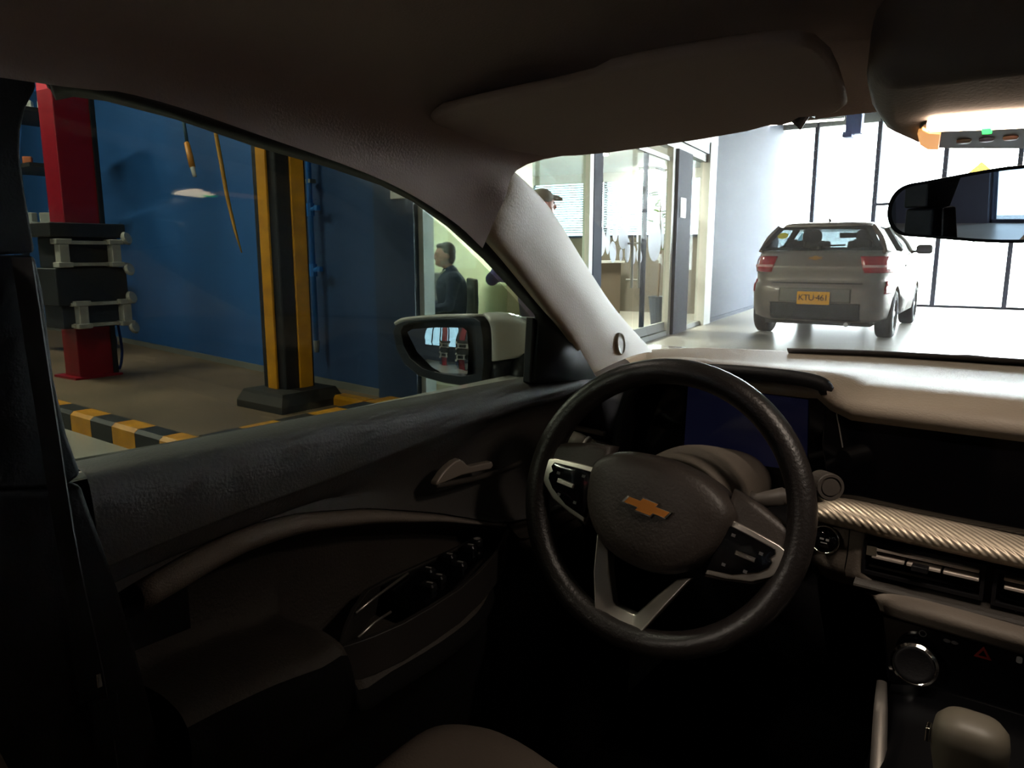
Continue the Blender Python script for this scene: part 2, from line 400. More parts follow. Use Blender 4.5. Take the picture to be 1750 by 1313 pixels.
lc = P(137, 648, Z=.06)
lp = lift_post((lc.x-.137, lc.y+.148, .06), R(93), 'red lift post with black carriage and grey brackets standing before the blue wall')
dup(lp, (-1.75, -7.0, 0), R(180), 'red lift post behind the car, at the inner edge of the door mirror')
dup(lp, (-3.0, -8.0, 0), R(170), 'red lift post behind the car, in the middle of the door mirror')
# clutter of bright spare parts on a rack beside the post
rk = thing('spares_rack', 'dark rack of glinting spare parts beside the top of the red lift post', 'rack', (-9.6, 3.6, .06))
add('post', box((-9.7, 3.5, .06), (-9.64, 3.56, 3.0)), M_iron, rk); add('post', box((-8.8, 3.5, .06), (-8.74, 3.56, 3.0)), M_iron, rk)
for z in (.7, 1.45, 2.05, 2.6): add('shelf', box((-9.7, 3.3, z), (-8.7, 3.85, z+.04)), M_alu if z == 1.45 else M_iron, rk)
random.seed(4)
for k in range(14):
    z = (.74, 1.49, 2.09, 2.64)[k % 4]; x = -9.6+random.random()*.75; s = .07+random.random()*.08
    add('spare_part', xf(cbox((0, 0, s/2), (s, s*.8, s)), Matrix.Translation((x, 3.4+.1*(k % 3), z)) @ Matrix.Rotation(random.random()*3, 4, 'Z')),
        (mat('dull_blue', '#2a3a66', .5), M_alu, mat('dull_orange', '#a0522a', .5), M_white)[k % 4] if k % 5 else M_white, rk, bevel=.01)

# ---- shop front: frames, panes, door
ZT = 2.62
Ya, Yb = sY(717), sY(1206)
struct('trim_1', sseg(sY(716), sY(734), 0, ZT, -.04, .04), M_alu)
struct('trim_2', sseg(sY(999), sY(1005), 0, ZT, -.03, .05), M_white)
struct('trim_3', sseg(sY(1006.5), sY(1021), 0, ZT, -.05, .05), M_frame)
struct('trim_4', sseg(sY(1138), sY(1142), 0, ZT, -.03, .06), M_white)
struct('trim_5', sseg(sY(1143), sY(1167), 0, ZT, -.06, .10), M_frame)
struct('trim_6', sseg(sY(1195), sY(1206), 0, ZT+.3, -.04, .12), M_white)
struct('trim_7', sseg(Ya, Yb, ZT, ZT+.12, -.06, .06), M_alu)
struct('trim_8', sseg(sY(716), sY(1206), 0, .07, -.05, .05), M_alu)
struct('wall_shop_front', sseg(Ya-.25, Yb+.1, ZT+.12, HC, -.1, .1), M_navy)
struct('wall_showroom', sseg(sY(1208), 18.95, 0, HC, -.1, .08), mat('blue_grey_paint', '#353b4c', .75, bump=(30, .04), spec=.2))
struct('baseboard_showroom', sseg(sY(1208), 18.95, 0, .07, .08, .095), M_frame)
shop = struct('window_1', sseg(sY(735), sY(737), .07, ZT, -.02, .02), M_alu)
for a, b in ((737, 827.5), (829, 998), (1169, 1194)):
    add('pane', sseg(sY(a), sY(b), .07, ZT, -.004, .004), M_pane if a != 829 else glass('blue_pane', '#eef7f5', .06), shop)
gd = thing('glass_door', 'double glass door with frosted petal shapes and long steel pull bars', 'door', tuple(spt(sY(1080))))
gd['kind'] = 'structure'
for a, b in ((1022, 1083), (1085, 1137)):
    add('pane', sseg(sY(a), sY(b), .08, 2.5, -.005, .005), M_pane, gd)
    add('rail', join(sseg(sY(a), sY(b), .08, .2, -.02, .02), sseg(sY(a), sY(b), 2.44, 2.5, -.02, .02)), M_alu, gd)
add('stile', sseg(sY(1100), sY(1104), .08, ZT, -.04, .0), M_frame, gd)
def wz(px, py_): return P(px, py_, pl=(spt(5), UN)).z
for px_ in (1083.5, 1071):
    Y_ = sY(px_); z0, z1 = wz(px_, 492), wz(px_, 402)
    add('pull_bar', join(tube([spt(Y_, z0, .07), spt(Y_, z1, .07)], .018, 8), tube([spt(Y_, z0+.1, 0), spt(Y_, z0+.1, .07)], .012, 6), tube([spt(Y_, z1-.1, 0), spt(Y_, z1-.1, .07)], .012, 6)), M_alu, gd)
M_dec = mat('frosted_decal', '#d3dbe8', .6)
for (px_, py_, rx, ry, ro) in ((1024, 414, 10, 22, -20), (1037, 412, 4, 20, 0), (1049, 398, 5, 13, 0), (1063, 405, 9, 18, 0), (1046, 431, 6, 16, -15), (1071, 428, 5, 18, 0), (1091, 438, 6, 10, 20), (1090, 405, 5, 20, 5), (1117, 412, 14, 30, -10), (1130, 400, 3, 22, -8), (1081, 436, 5, 14, 0), (1060, 436, 3, 9, 0)):
    Y_ = sY(px_); q = spt(Y_, wz(px_, py_), .008); k = (q-CAM).dot(_fw)/FPX
    add('decal', prism(oval(rx*k*2.6, ry*k*1.15, 18, rot=R(-ro)), 0, .003, frame(q, UV, (0, 0, 1))), M_dec, gd)
# notices
nt_ = thing('framed_notice', 'white framed notice with a grey sheet on the navy pilaster', 'notice', tuple(P(683, 340, Y=3.83)))
a, b = P(666, 300, Y=3.835), P(700, 338, Y=3.835)
add('board', box((a.x, 3.835, b.z), (b.x, 3.86, a.z)), M_white, nt_)
add('sheet', box((a.x+.025, 3.83, b.z+.045), (b.x-.025, 3.836, a.z-.02)), mat('grey_sheet', '#77787c', .6), nt_)
Yq = (sY(1148), sY(1157))
nn = thing('door_notice', 'small white notice with a red line on the dark mullion beside the glass door', 'notice', tuple(spt(Yq[0], wz(1152, 372), .1)))
add('sheet', sseg(Yq[0], Yq[1], wz(1152, 372), wz(1152, 338), .101, .108), mat('notice_white', '#f4f4f4', .5), nn)
add('printed_line', sseg(Yq[0]+.12, Yq[0]+.17, wz(1152, 361), wz(1152, 346), .108, .110), mat('red_print', '#a84a5a', .6), nn)

# ---- waiting room behind the glass
GX = -2.9
struct('wall_waiting', slab([spt(4.95, 0, GX), spt(11.3, 0, GX), spt(11.3, 2.8, GX), spt(4.95, 2.8, GX)], -UN*.1), M_green)
struct('wall_waiting_end', slab([(-3.95, wl(-3.95)+.26, 0), (-6.9, wl(-6.9)+.26, 0), (-6.9, wl(-6.9)+.26, 2.8), (-3.95, wl(-3.95)+.26, 2.8)], (0, .05, 0)), M_green)
M_taupe = mat('taupe_paint', '#6f685e', .6)
YF = 14.0
def fpt(off, z, dy=0): return spt(YF, z, off)+UV*dy
def fseg(o0, o1, z0, z1, m, nm_): return struct(nm_, slab([fpt(o0, z0), fpt(o1, z0), fpt(o1, z1), fpt(o0, z1)], UV*.1), m)
fseg(-.1, -4.3, 0, 1.5, M_taupe, 'wall_waiting_far'); fseg(-.1, -4.3, 2.62, 2.8, M_white, 'wall_waiting_far')
struct('ceiling_waiting', slab([spt(4.15, 2.8, -.1), spt(YF, 2.8, -.1), spt(YF, 2.8, -4.3), spt(4.95, 2.8, -4.3)], (0, 0, .08)), M_white)
BX = -4.2
struct('wall_waiting_back', join(slab([spt(11.3, 0, BX), spt(YF, 0, BX), spt(YF, 2.8, BX), spt(11.3, 2.8, BX)], -UN*.1), slab([spt(11.3, 0, GX), spt(11.3, 0, BX), spt(11.3, 2.8, BX), spt(11.3, 2.8, GX)], UV*.06)), M_green)
wb = struct('window_4', join(*[obox(fpt(o_, 1.5, -.03), UN*.07, UV*.06, (0, 0, 1.12)) for o_ in (-.15, -1.25, -2.6, -4.25)], slab([fpt(-.1, 1.5, -.04), fpt(-4.25, 1.5, -.04), fpt(-4.25, 1.55, -.04), fpt(-.1, 1.55, -.04)], UV*.09)), M_frame)
for a_, b_ in ((-.2, -1.17), (-1.3, -2.52), (-2.65, -4.2)):
    add('pane', slab([fpt(a_, 1.55), fpt(b_, 1.55), fpt(b_, 2.62), fpt(a_, 2.62)], UV*.006), glass('frosted_pane', '#a4b0b4', .1), wb)
M_blind = mat('pale_blue_blind', '#bcd4e2', .6)
for k in range(21):
    z = 1.6+k*.048
    add('slat', slab([fpt(-1.3, z, -.06), fpt(-4.2, z, -.06), fpt(-4.2, z+.03, -.03), fpt(-1.3, z+.03, -.03)], UV*.003), M_blind, wb)
M_bench = mat('grey_vinyl', '#55565c', .55, bump=(40, .1))
def bench(y0, n, off, label, rz=0):
    o = spt(y0, 0, off); t = thing('waiting_bench', label, 'bench', tuple(o), math.atan2(UV.y, UV.x), 'waiting room benches')
    L = n*.56
    for k in range(n):
        add('seat', cbox((k*.56+.27, .0, .43), (.5, .48, .07)), M_bench, t, local=True, bevel=.02)
        add('backrest', cbox((k*.56+.27, .25, .70), (.5, .06, .42)), M_bench, t, local=True, bevel=.02)
    add('beam', box((0, -.05, .33), (L, .05, .39)), M_iron, t, local=True)
    for x in (.25, L-.25): add('leg', box((x-.03, -.22, 0), (x+.03, .24, .33)), M_iron, t, local=True, bevel=.008)
    return t
bench(5.6, 5, GX+.45, 'grey vinyl waiting bench along the pale green wall behind the seated man')
dk = thing('reception_counter', 'brown reception counter with a pale top inside the glass door', 'counter', tuple(spt(9.9, 0, -2.3)), math.atan2(UV.y, UV.x))
add('body', box((0, -.3, 0), (3.6, .3, 1.0)), mat('brown_laminate', '#6e6152', .5), dk, local=True)
add('worktop', box((-.05, -.36, 1.0), (3.65, .36, 1.04)), M_white, dk, local=True)
for k in range(5): add('front_panel', box((.06+k*.71, .3, .08), (.06+k*.71+.67, .315, .96)), mat('brown_panel', '#7c6e5d', .45), dk, local=True)
pe = thing('plinth_box', 'small white box standing on the floor inside the glass door', 'box', tuple(spt(sY(1100)-.1, 0, -.7)), math.atan2(UV.y, UV.x))
add('body', cbox((0, 0, .2), (.5, .4, .4)), mat('plinth_white', '#e8e4d8', .5), pe, local=True, bevel=.01)
add('lid', cbox((0, 0, .42), (.54, .44, .04)), mat('plinth_white', '#e8e4d8', .5), pe, local=True, bevel=.01)
pot = thing('potted_plant', 'tall leafy plant in a dark pot behind the narrow pane', 'plant', tuple(spt(sY(1184), 0, -.55)))
add('pot', lathe([(.10, 0), (.15, .45), (.17, .48), (.15, .48), (.13, .44)], Matrix(), 14), mat('slate_pot', '#3c4656', .5), pot, local=True)
add('stem', tube([(0, 0, .4), (.02, 0, 1.1), (-.02, .02, 2.0)], .015, 6), mat('stem_brown', '#5a4632', .7), pot, local=True)
lf = []
random.seed(7)
for k in range(26):
    a = random.random()*6.28; z = 1.2+random.random()*.95; l = .16+random.random()*.12; dz = random.uniform(-.1, .1)
    d = Vector((math.cos(a), math.sin(a), 0)); s = Vector((-d.y, d.x, 0))*.035; o = Vector((0, 0, z))
    add('leaf', ([o, o+d*l*.5+s+Vector((0, 0, dz/2+.03)), o+d*l+Vector((0, 0, dz)), o+d*l*.5-s+Vector((0, 0, dz/2+.03))], [(0, 1, 2, 3)]), mat('leaf_green', '#6f8a5a', .5), pot, local=True, solid=.003)
def lamp(loc, size, label, m, rz=0, grp=None, drop=.06):
    t = thing('ceiling_lamp', label, 'lamp', loc, rz, grp)
    add('housing', cbox((0, 0, .03), (size[0]+.04, size[1]+.04, .05)), M_white, t, local=True, bevel=.01)
    add('diffuser', cbox((0, 0, -.005), (size[0], size[1], .02)), m, t, local=True)
    return t
rzs = math.atan2(UV.y, UV.x)
for k, y_ in enumerate((5.2, 7.6, 10.4, 14.0)):
    lamp(tuple(spt(y_, 2.74, -1.5)), (1.2, .3), 'waiting room ceiling panel lamp over the %s' % ('seated man', 'grey bench', 'reception counter', 'far window')[k], (M_room_lamp, M_room_lamp3, M_room_lamp2, M_room_lamp2)[k], rzs, 'waiting room lamps')
M_tube = mat('garage_tube', '#ffffff', .5, emit=('#fff1de', 300)); M_fill_tube = mat('bay_fill_tube', '#ffffff', .5, emit=('#fff1de', 150))  # second tube: unseen, added over the kerb corner to brighten bay and pillar
for k, (x, y) in enumerate(((-7.2, 1.6), (-10.6, 1.4), (-3.2, -5.0), (-2.7, .6))):
    lamp((x, y, HC-.06), (1.4, .16), 'long tube lamp on the garage ceiling over the %s' % ('lift post', 'spares rack', 'rear of the car', 'kerb corner, added to fill the bay with light')[k], M_tube if k < 3 else M_fill_tube, 0, 'garage tube lamps')

# ---- showroom glazing
FY0, FX0 = 18.78, -6.22
fac = thing('shop_window', 'tall glazed street front with thin dark mullions flooded by daylight', 'window', (0, 19, 0))
fac.name = 'window_5'; ROOT['window_5'] = ROOT.pop('shop_window'); fac['kind'] = 'structure'; del fac['category']
def fy(X): return 18.78+.045*(X+6.22)
mull = [-6.2]+[-5.2+1.345*k for k in range(11)]+[9.0]
for X in mull[1:-1]:
    add('mullion', box((X-.045, fy(X)-.06, 0), (X+.045, fy(X)+.06, HC)), M_frame, fac)
for a, b in zip(mull[:-1], mull[1:]):
    add('pane', slab([(a+.05, fy(a), .05), (b-.05, fy(b), .05), (b-.05, fy(b), HC-.2), (a+.05, fy(a), HC-.2)], (0, .01, 0)), M_pane, fac)
add('sill', slab([(-6.2, fy(-6.2)-.05, 0), (9, fy(9)-.05, 0), (9, fy(9)-.05, .05), (-6.2, fy(-6.2)-.05, .05)], (0, .1, 0)), M_frame, fac)
add('head_rail', slab([(-6.2, fy(-6.2)-.06, HC-.2), (9, fy(9)-.06, HC-.2), (9, fy(9)-.06, HC), (-6.2, fy(-6.2)-.06, HC)], (0, .12, 0)), M_alu, fac)
add('transom', box((-3.87, fy(-3.2)-.05, 2.26), (-2.53, fy(-3.2)+.05, 2.32)), M_frame, fac)
# ceiling furniture near the glazing
t = lamp((-5.3, 16.9, 3.95), (2.2, .12), 'long white tube lamp where the blue grey wall meets the street glazing', M_lamp, R(10), 'showroom tube lamps')
add('hanger', join(box((-.9, -.01, .05), (-.88, .01, HC-3.95)), box((.88, -.01, .05), (.9, .01, HC-3.95))), M_iron, t, local=True)
lamp((-3.6, 15.6, HC-.08), (2.6, .14), 'long white tube lamp on the showroom ceiling behind the blue bracket', M_lamp, R(2), 'showroom tube lamps')
bq = P(1460, 235, Y=14.5)
add('ceiling_bracket', join(box((bq.x-.14, 14.4, bq.z+.05), (bq.x+.12, 14.6, HC)), box((bq.x-.18, 14.38, bq.z), (bq.x-.02, 14.62, bq.z+.1))), mat('steel_blue_paint', '#4a62a0', .5), label='steel blue bracket hanging from the showroom ceiling above the parked hatchback', cat='bracket', bevel=.02)
for k, y_ in enumerate((8.5, 12.5, 16.5)):
    struct('trim_%d' % (9+k), box((-5.9, y_-.12, HC-.28), (9, y_+.12, HC)), M_ceil)
# yellow warning sign outside
ys = P(1678, 276, Y=21.5)
sg = thing('warning_sign', 'yellow diamond warning sign on a post outside the street glazing', 'sign', (ys.x, 21.5, -.02))
add('plate', prism([(0, 0), (.32, -.32), (0, -.64), (-.32, -.32)], 0, .02, frame((ys.x, 21.5, ys.z), (1, 0, 0), (0, 0, 1))), mat('sign_yellow', '#d8a418', .5), sg)
add('post', box((ys.x-.03, 21.5, -.02), (ys.x+.03, 21.56, ys.z-.5)), M_alu, sg)
# ================================================================ the parked hatchback (local: x right, y forward, z up, rear at y=0)
M_paint = mat('warm_grey_paint', '#7f756d', .4, .3, coat=.5)
M_blackp = mat('black_plastic', '#17171a', .5)
M_tyre = mat('tyre_rubber', '#161617', .8, bump=(60, .3))
M_alloy = mat('alloy', '#b9bbbf', .3, .9)
M_cglass = glass('car_glass', '#6d7577', 1)
M_seat2 = mat('car_seat_cloth', '#25252a', .9)
HL = 1.06
hb = thing('parked_hatchback', 'warm grey hatchback with a yellow plate parked before the glazed street front', 'car', (0, 0, 0))
hrot = R(3.5)
RINGS = [(.22, .74, .14, 3.90), (.28, .865, .05, 3.98), (.42, .885, .01, 4.05), (.60, .892, .0, 4.06), (.695, .885, .005, 4.05), (.73, .862, .045, 4.03), (.79, .864, .06, 3.98), (.87, .866, .045, 3.88), (.92, .864, .02, 3.75), (.95, .860, .035, 3.6), (1.02, .85, .06, 3.4), (1.10, .83, .10, 3.15), (1.14, .80, .13, 3.0), (1.145, .70, .20, 2.9)]
def ringv(z):
    for a, b in zip(RINGS[:-1], RINGS[1:]):
        if a[0] <= z <= b[0]:
            t = (z-a[0])/(b[0]-a[0]); return [a[i]+(b[i]-a[i])*t for i in range(4)]
    return RINGS[-1]
def bodyp(z, s, off=0):
    """s: 0 = middle of the rear, +-1 = side at mid length"""
    _, wd, y0, y1 = ringv(z); yc = (y0+y1)/2; L = (y1-y0)/2
    a = -math.pi/2+s*math.pi/2; n = 2/9
    cx, sy_ = math.cos(a), math.sin(a)
    x = (wd+off)*math.copysign(abs(cx)**n, cx); y = yc+(L+off)*math.copysign(abs(sy_)**n, sy_)
    # bow the rear face a little
    if sy_ < 0: y += .08*(abs(x)/wd)**3
    return Vector((x, y, z))
def sof(x, z):
    """the s that gives a lateral position x on the rear face"""
    _, wd, *_r = ringv(z); k = min(.999, abs(x)/wd); return math.copysign(math.acos(max(-1, -math.cos(math.asin(k**3.5))))/math.pi*2 if 0 else math.asin(k**4.5)/(math.pi/2), x)
V, Fc = [], []; N = 96
for z, *_r in RINGS:
    for k in range(N): V.append(bodyp(z, -2+4*k/N))
for i in range(len(RINGS)-1): Fc += [(i*N+k, i*N+(k+1) % N, (i+1)*N+(k+1) % N, (i+1)*N+k) for k in range(N)]
Fc += [tuple(range(N-1, -1, -1)), tuple((len(RINGS)-1)*N+k for k in range(N))]
bd = add('body', (V, Fc), M_paint, hb, local=True, smooth=True)
WX, RY, FY = .785, .74, 3.27; RT = .315
cut = bmesh.new()
for y in (RY, FY):
    for s in (-1, 1):
        bmesh.ops.create_cone(cut, cap_ends=True, segments=32, radius1=RT+.05, radius2=RT+.05, depth=.40, matrix=Matrix.Translation((s*.86, y, RT)) @ Matrix.Rotation(R(90), 4, 'Y'))
cme = bpy.data.meshes.new('cut'); cut.to_mesh(cme); cut.free(); co = bpy.data.objects.new('cut', cme); COL.objects.link(co)
bo = bd.modifiers.new('arch', 'BOOLEAN'); bo.object = co; bo.operation = 'DIFFERENCE'; bo.solver = 'EXACT'
bpy.context.view_layer.update()
nm = bpy.data.meshes.new_from_object(bd.evaluated_get(bpy.context.evaluated_depsgraph_get()))
bd.modifiers.clear(); bd.data = nm; bpy.data.objects.remove(co)
nm.materials.clear(); nm.materials.append(M_paint)
def patch(name, x0, x1, z0, z1, m, off=.008, n=8, skew=0, par=hb, lab=None):
    rows = []
    for i in range(n+1):
        z = z0+(z1-z0)*i/n; k = i/n
        rows.append([bodyp(z, sof(x0+skew*(1-k), z)+(sof(x1, z)-sof(x0+skew*(1-k), z))*j/n, off) for j in range(n+1)])
    return add(name, sheet(rows), m, par, local=True, smooth=True, solid=.02, off=-1, label=lab)
M_tail = mat('tail_light_red', '#a31225', .15, coat=1)
for s in (-1, 1):
    tl = patch('tail_light', s*.50, s*.866, .86, 1.07, M_tail, .012, 12, skew=s*.06)
    patch('light_band', s*.54, s*.85,   .93, .96, mat('tail_light_clear', '#d8a0a0', .2), .016, 8, par=tl)
    patch('reflector', s*.80, s*.858, .60, .76, M_tail, .012, 8)
patch('lower_bumper', -.55, .55, .24, .47, mat('bumper_black', '#2a2a2b', .6), .008, 10)
patch('plate_recess', -.44, .44, .48, .66, mat('bumper_recess', '#6e6a62', .4, .4), .004, 10)
patch('tailgate_seam', -.56, .56, .72, .73, M_blackp, .003, 6)
pt = add('number_plate', xf(prism(rrect(.40, .165, .012), 0, .012), frame((.0, -.022, .535), (1, 0, 0), (0, 0, 1))), mat('plate_yellow', '#e2a010', .4), hb, local=True)
text('plate_character', 'KTU·461', .108, frame((.0, -.035, .537), (1, 0, 0), (0, 0, 1)), .001, mat('plate_black', '#141210', .5), pt, local=True, spacing=.9)
add('badge', prism([(x*.16, y*.16) for x, y in BOWTIE], 0, .012, frame((-.02, bodyp(1.05, 0).y-.014, 1.05), (1, 0, 0), (0, -.35, 1))), mat('badge_gold', '#b98a4a', .3, .7), hb, local=True)
# roof, pillars, panes, cabin
rf = []
for z, wd, y0, y1 in ((1.435, .60, .40, 2.25), (1.465, .60, .34, 2.20), (1.495, .575, .38, 2.15), (1.52, .50, .55, 2.0), (1.525, .3, .75, 1.8)):
    ring = []
    for k in range(48):
        a = 2*math.pi*k/48; n = 2/5; cx, sy_ = math.cos(a), math.sin(a)
        ring.append(Vector((wd*math.copysign(abs(cx)**n, cx), (y0+y1)/2+(y1-y0)/2*math.copysign(abs(sy_)**n, sy_), z)))
    rf.append(ring)
V = [p for r in rf for p in r]; n = 48
Fc = [(i*n+k, i*n+(k+1) % n, (i+1)*n+(k+1) % n, (i+1)*n+k) for i in range(len(rf)-1) for k in range(n)]+[tuple(range(n-1, -1, -1)), tuple((len(rf)-1)*n+k for k in range(n))]
add('roof', (V, Fc), M_paint, hb, local=True, smooth=True)
for s in (-1, 1):
    add('rear_pillar', loft([[(s*.765, .20, 1.12), (s*.80, .36, 1.12), (s*.785, .62, 1.12)], [(s*.69, .30, 1.31), (s*.71, .44, 1.31), (s*.70, .56, 1.31)], [(s*.575, .40, 1.46), (s*.59, .50, 1.46), (s*.59, .58, 1.46)]], 3, 3), M_paint, hb, local=True, smooth=True, solid=.05)
    add('door_pillar', tube([(s*.80, 1.55, 1.13), (s*.60, 1.52, 1.46)], .045, 6), M_blackp, hb, local=True)
    add('windscreen_pillar', tube(cr([(s*.80, 3.0, 1.13), (s*.72, 2.6, 1.32), (s*.58, 2.12, 1.47)], 4), .035, 6), M_paint, hb, local=True, smooth=True)
    add('side_window', ([(s*.80, .60, 1.13), (s*.80, 2.95, 1.13), (s*.60, 2.15, 1.46), (s*.60, .55, 1.46)], [(0, 1, 2, 3)]), M_cglass, hb, local=True)
    mr = add('door_mirror', xf(dome(rrect(.22, .14, .05), [(.85, -.06), (1, -.03), (1, .02), (.9, .03)]), frame((s*1.0, 2.62, 1.17), (-1, 0, 0), (0, 0, 1))), M_blackp, hb, local=True, smooth=True)
    add('mirror_arm', tube([(s*.82, 2.68, 1.13), (s*.92, 2.66, 1.15)], .02, 6), M_blackp, mr, local=True)
    add('door_handle', tube([(s*.872, 1.62, .94), (s*.885, 1.70, .94), (s*.872, 1.80, .94)], .012, 6), M_paint, hb, local=True)
rw = add('rear_window', ([(-.74, .135, 1.145), (.74, .135, 1.145), (.55, .385, 1.45), (-.55, .385, 1.45)], [(0, 1, 2, 3)]), M_cglass, hb, local=True)
add('window_border', ring_prism([(-.76, 0), (.76, 0), (.57, .39), (-.57, .39)], [(-.68, .04), (.68, .04), (.51, .35), (-.51, .35)], .003, .009, frame((0, .13, 1.145), (1, 0, 0), (0, .25, .305))), M_blackp, rw, local=True)
add('sticker', prism(oval(.07, .05, 16), .012, .015, frame((-.50, .29, 1.33), (1, 0, 0), (0, .25, .305))), mat('sticker_yellow', '#c8c23a', .6), rw, local=True)
add('sticker', prism([(-.03, -.06), (.03, -.06), (.015, .08)], .012, .015, frame((-.27, .27, 1.31), (1, 0, 0), (0, .25, .305))), mat('sticker_blue', '#7cc0e0', .6), rw, local=True)
add('rear_wiper', join(tube([(0, .12, 1.16), (.02, .18, 1.20), (.30, .20, 1.21)], .012, 6), lathe([(.03, 0), (.02, .04)], Matrix.Translation((0, .10, 1.16)), 10)), M_blackp, rw, local=True)
add('windscreen', ([(-.74, 2.98, 1.14), (.74, 2.98, 1.14), (.56, 2.15, 1.46), (-.56, 2.15, 1.46)], [(0, 1, 2, 3)]), M_cglass, hb, local=True)
add('inner_mirror', cbox((0, 2.15, 1.38), (.24, .03, .08)), M_blackp, hb, local=True, bevel=.015)
for s in (-.36, .36):
    fs = add('front_seat', join(*[loft([[(s-.24, y, z), (s, y-.03, z+zz), (s+.24, y, z)] for y, z, zz in ((1.62, .98, 0), (1.5, 1.18, .02), (1.44, 1.24, .03))], 3, 3)]), M_seat2, hb, local=True, smooth=True, solid=.1)
    add('headrest', dome(rrect(.26, .18, .07), [(.8, -.05), (1, -.02), (1, .02), (.8, .05)], frame((s, 1.42, 1.35), (1, 0, 0), (0, 0, 1))), M_seat2, fs, local=True, smooth=True)
rb = add('rear_bench', join(box((-.62, .62, 1.0), (.62, .75, 1.16))), M_seat2, hb, local=True, bevel=.03)
for s in (-.42, .42): add('headrest', dome(rrect(.24, .15, .06), [(.8, -.04), (1, -.02), (1, .02), (.8, .04)], frame((s, .68, 1.22), (1, 0, 0), (0, 0, 1))), M_seat2, rb, local=True, smooth=True)
add('roof_antenna', loft([[(-.02, .75, 1.52), (0, .70, 1.523), (.02, .75, 1.52)], [(-.01, .68, 1.565), (0, .66, 1.575), (.01, .68, 1.565)]], 2, 2), M_blackp, hb, local=True, solid=.01)
add('exhaust_pipe', tube([(.40, .06, .20), (.40, .5, .22)], .03, 8), M_alloy, hb, local=True)
add('underbody', box((-.66, .25, .17), (.66, 3.8, .26)), M_blackp, hb, local=True)
for y in (RY, FY):
    for s in (-1, 1):
        M = Matrix.Translation((s*(WX-.11), y, RT)) @ Matrix.Rotation(R(90*s), 4, 'Y')
        ty = add('tyre', lathe([(.19, .0), (RT-.03, .0), (RT-.004, .02), (RT, .05), (RT, .16), (RT-.004, .19), (RT-.03, .21), (.20, .21)], M, 36, caps=False), M_tyre, hb, local=True, smooth=True)
        ri = join(lathe([(.205, .02), (.205, .205), (.19, .205), (.185, .06)], M, 28, caps=False), lathe([(.05, .12), (.05, .19), (.03, .20)], M, 12), *[xf(box((-.022, .02, .165), (.022, .195, .19)), M @ Matrix.Rotation(2*math.pi*k/5, 4, 'Z')) for k in range(5)])
        add('wheel_rim', ri, M_alloy, ty, local=True)
hbl = P(1406, 573, Z=0)
hb.location = (hbl.x, hbl.y-.62, 0); hb.rotation_euler = (0, 0, hrot); hb.scale = (HL, HL, HL)
HBM = Matrix.Translation(hb.location) @ Matrix.Rotation(hrot, 4, 'Z') @ Matrix.Scale(HL, 4)

# ================================================================ people
M_skin = mat('skin', '#a8705a', .5); M_hair = mat('dark_hair', '#1a1412', .6, bump=(90, .5))
def cap(path, r): return join(tube(path, r, 10), *[ball(p, q, 10) for p, q in zip(path, r if isinstance(r, list) else [r]*len(path))])
def head_shape(c, s=1.0):
    """local head facing +y, centre of the skull at c"""
    g = [ball((0, .0, .02), (.076, .098, .105), 16), ball((0, .045, -.055), (.055, .05, .065), 14), ball((0, .085, -.085), (.024, .022, .022), 10),
         tube([(0, .092, .03), (0, .108, .0), (0, .122, -.025)], [.010, .013, .016], 8), ball((0, .113, -.026), (.018, .014, .012), 8),
         ball((0, .092, -.056), (.026, .012, .010), 8), ball((0, .088, .034), (.055, .018, .012), 10),
         ball((-.077, -.01, -.01), (.012, .022, .034), 10), ball((.077, -.01, -.01), (.012, .022, .034), 10)]
    return xf(join(*g), Matrix.Translation(c) @ Matrix.Scale(s, 4))
def hand(w, d, side, palm):
    """palm and five unequal curled fingers; d along the fingers, palm = the way the palm faces"""
    w, d, pn = Vector(w), Vector(d).normalized(), Vector(palm).normalized(); sd = d.cross(pn).normalized()*side
    g = [cap([w, w+d*.04, w+d*.085], [.026, .034, .036])]
    for k, (o, l) in enumerate(((-.027, .062), (-.009, .072), (.009, .068), (.026, .052))):
        b = w+d*.09+sd*o
        g.append(cap([b, b+d*l*.45+pn*.008, b+d*l*.75+pn*.028, b+d*l*.8+pn*.046], [.0095, .009, .0085, .0075]))
    t = w+d*.03-sd*.032
    g.append(cap([t, t-sd*.022+d*.025+pn*.012, t-sd*.02+d*.055+pn*.03], [.012, .011, .009]))
    return join(*g)
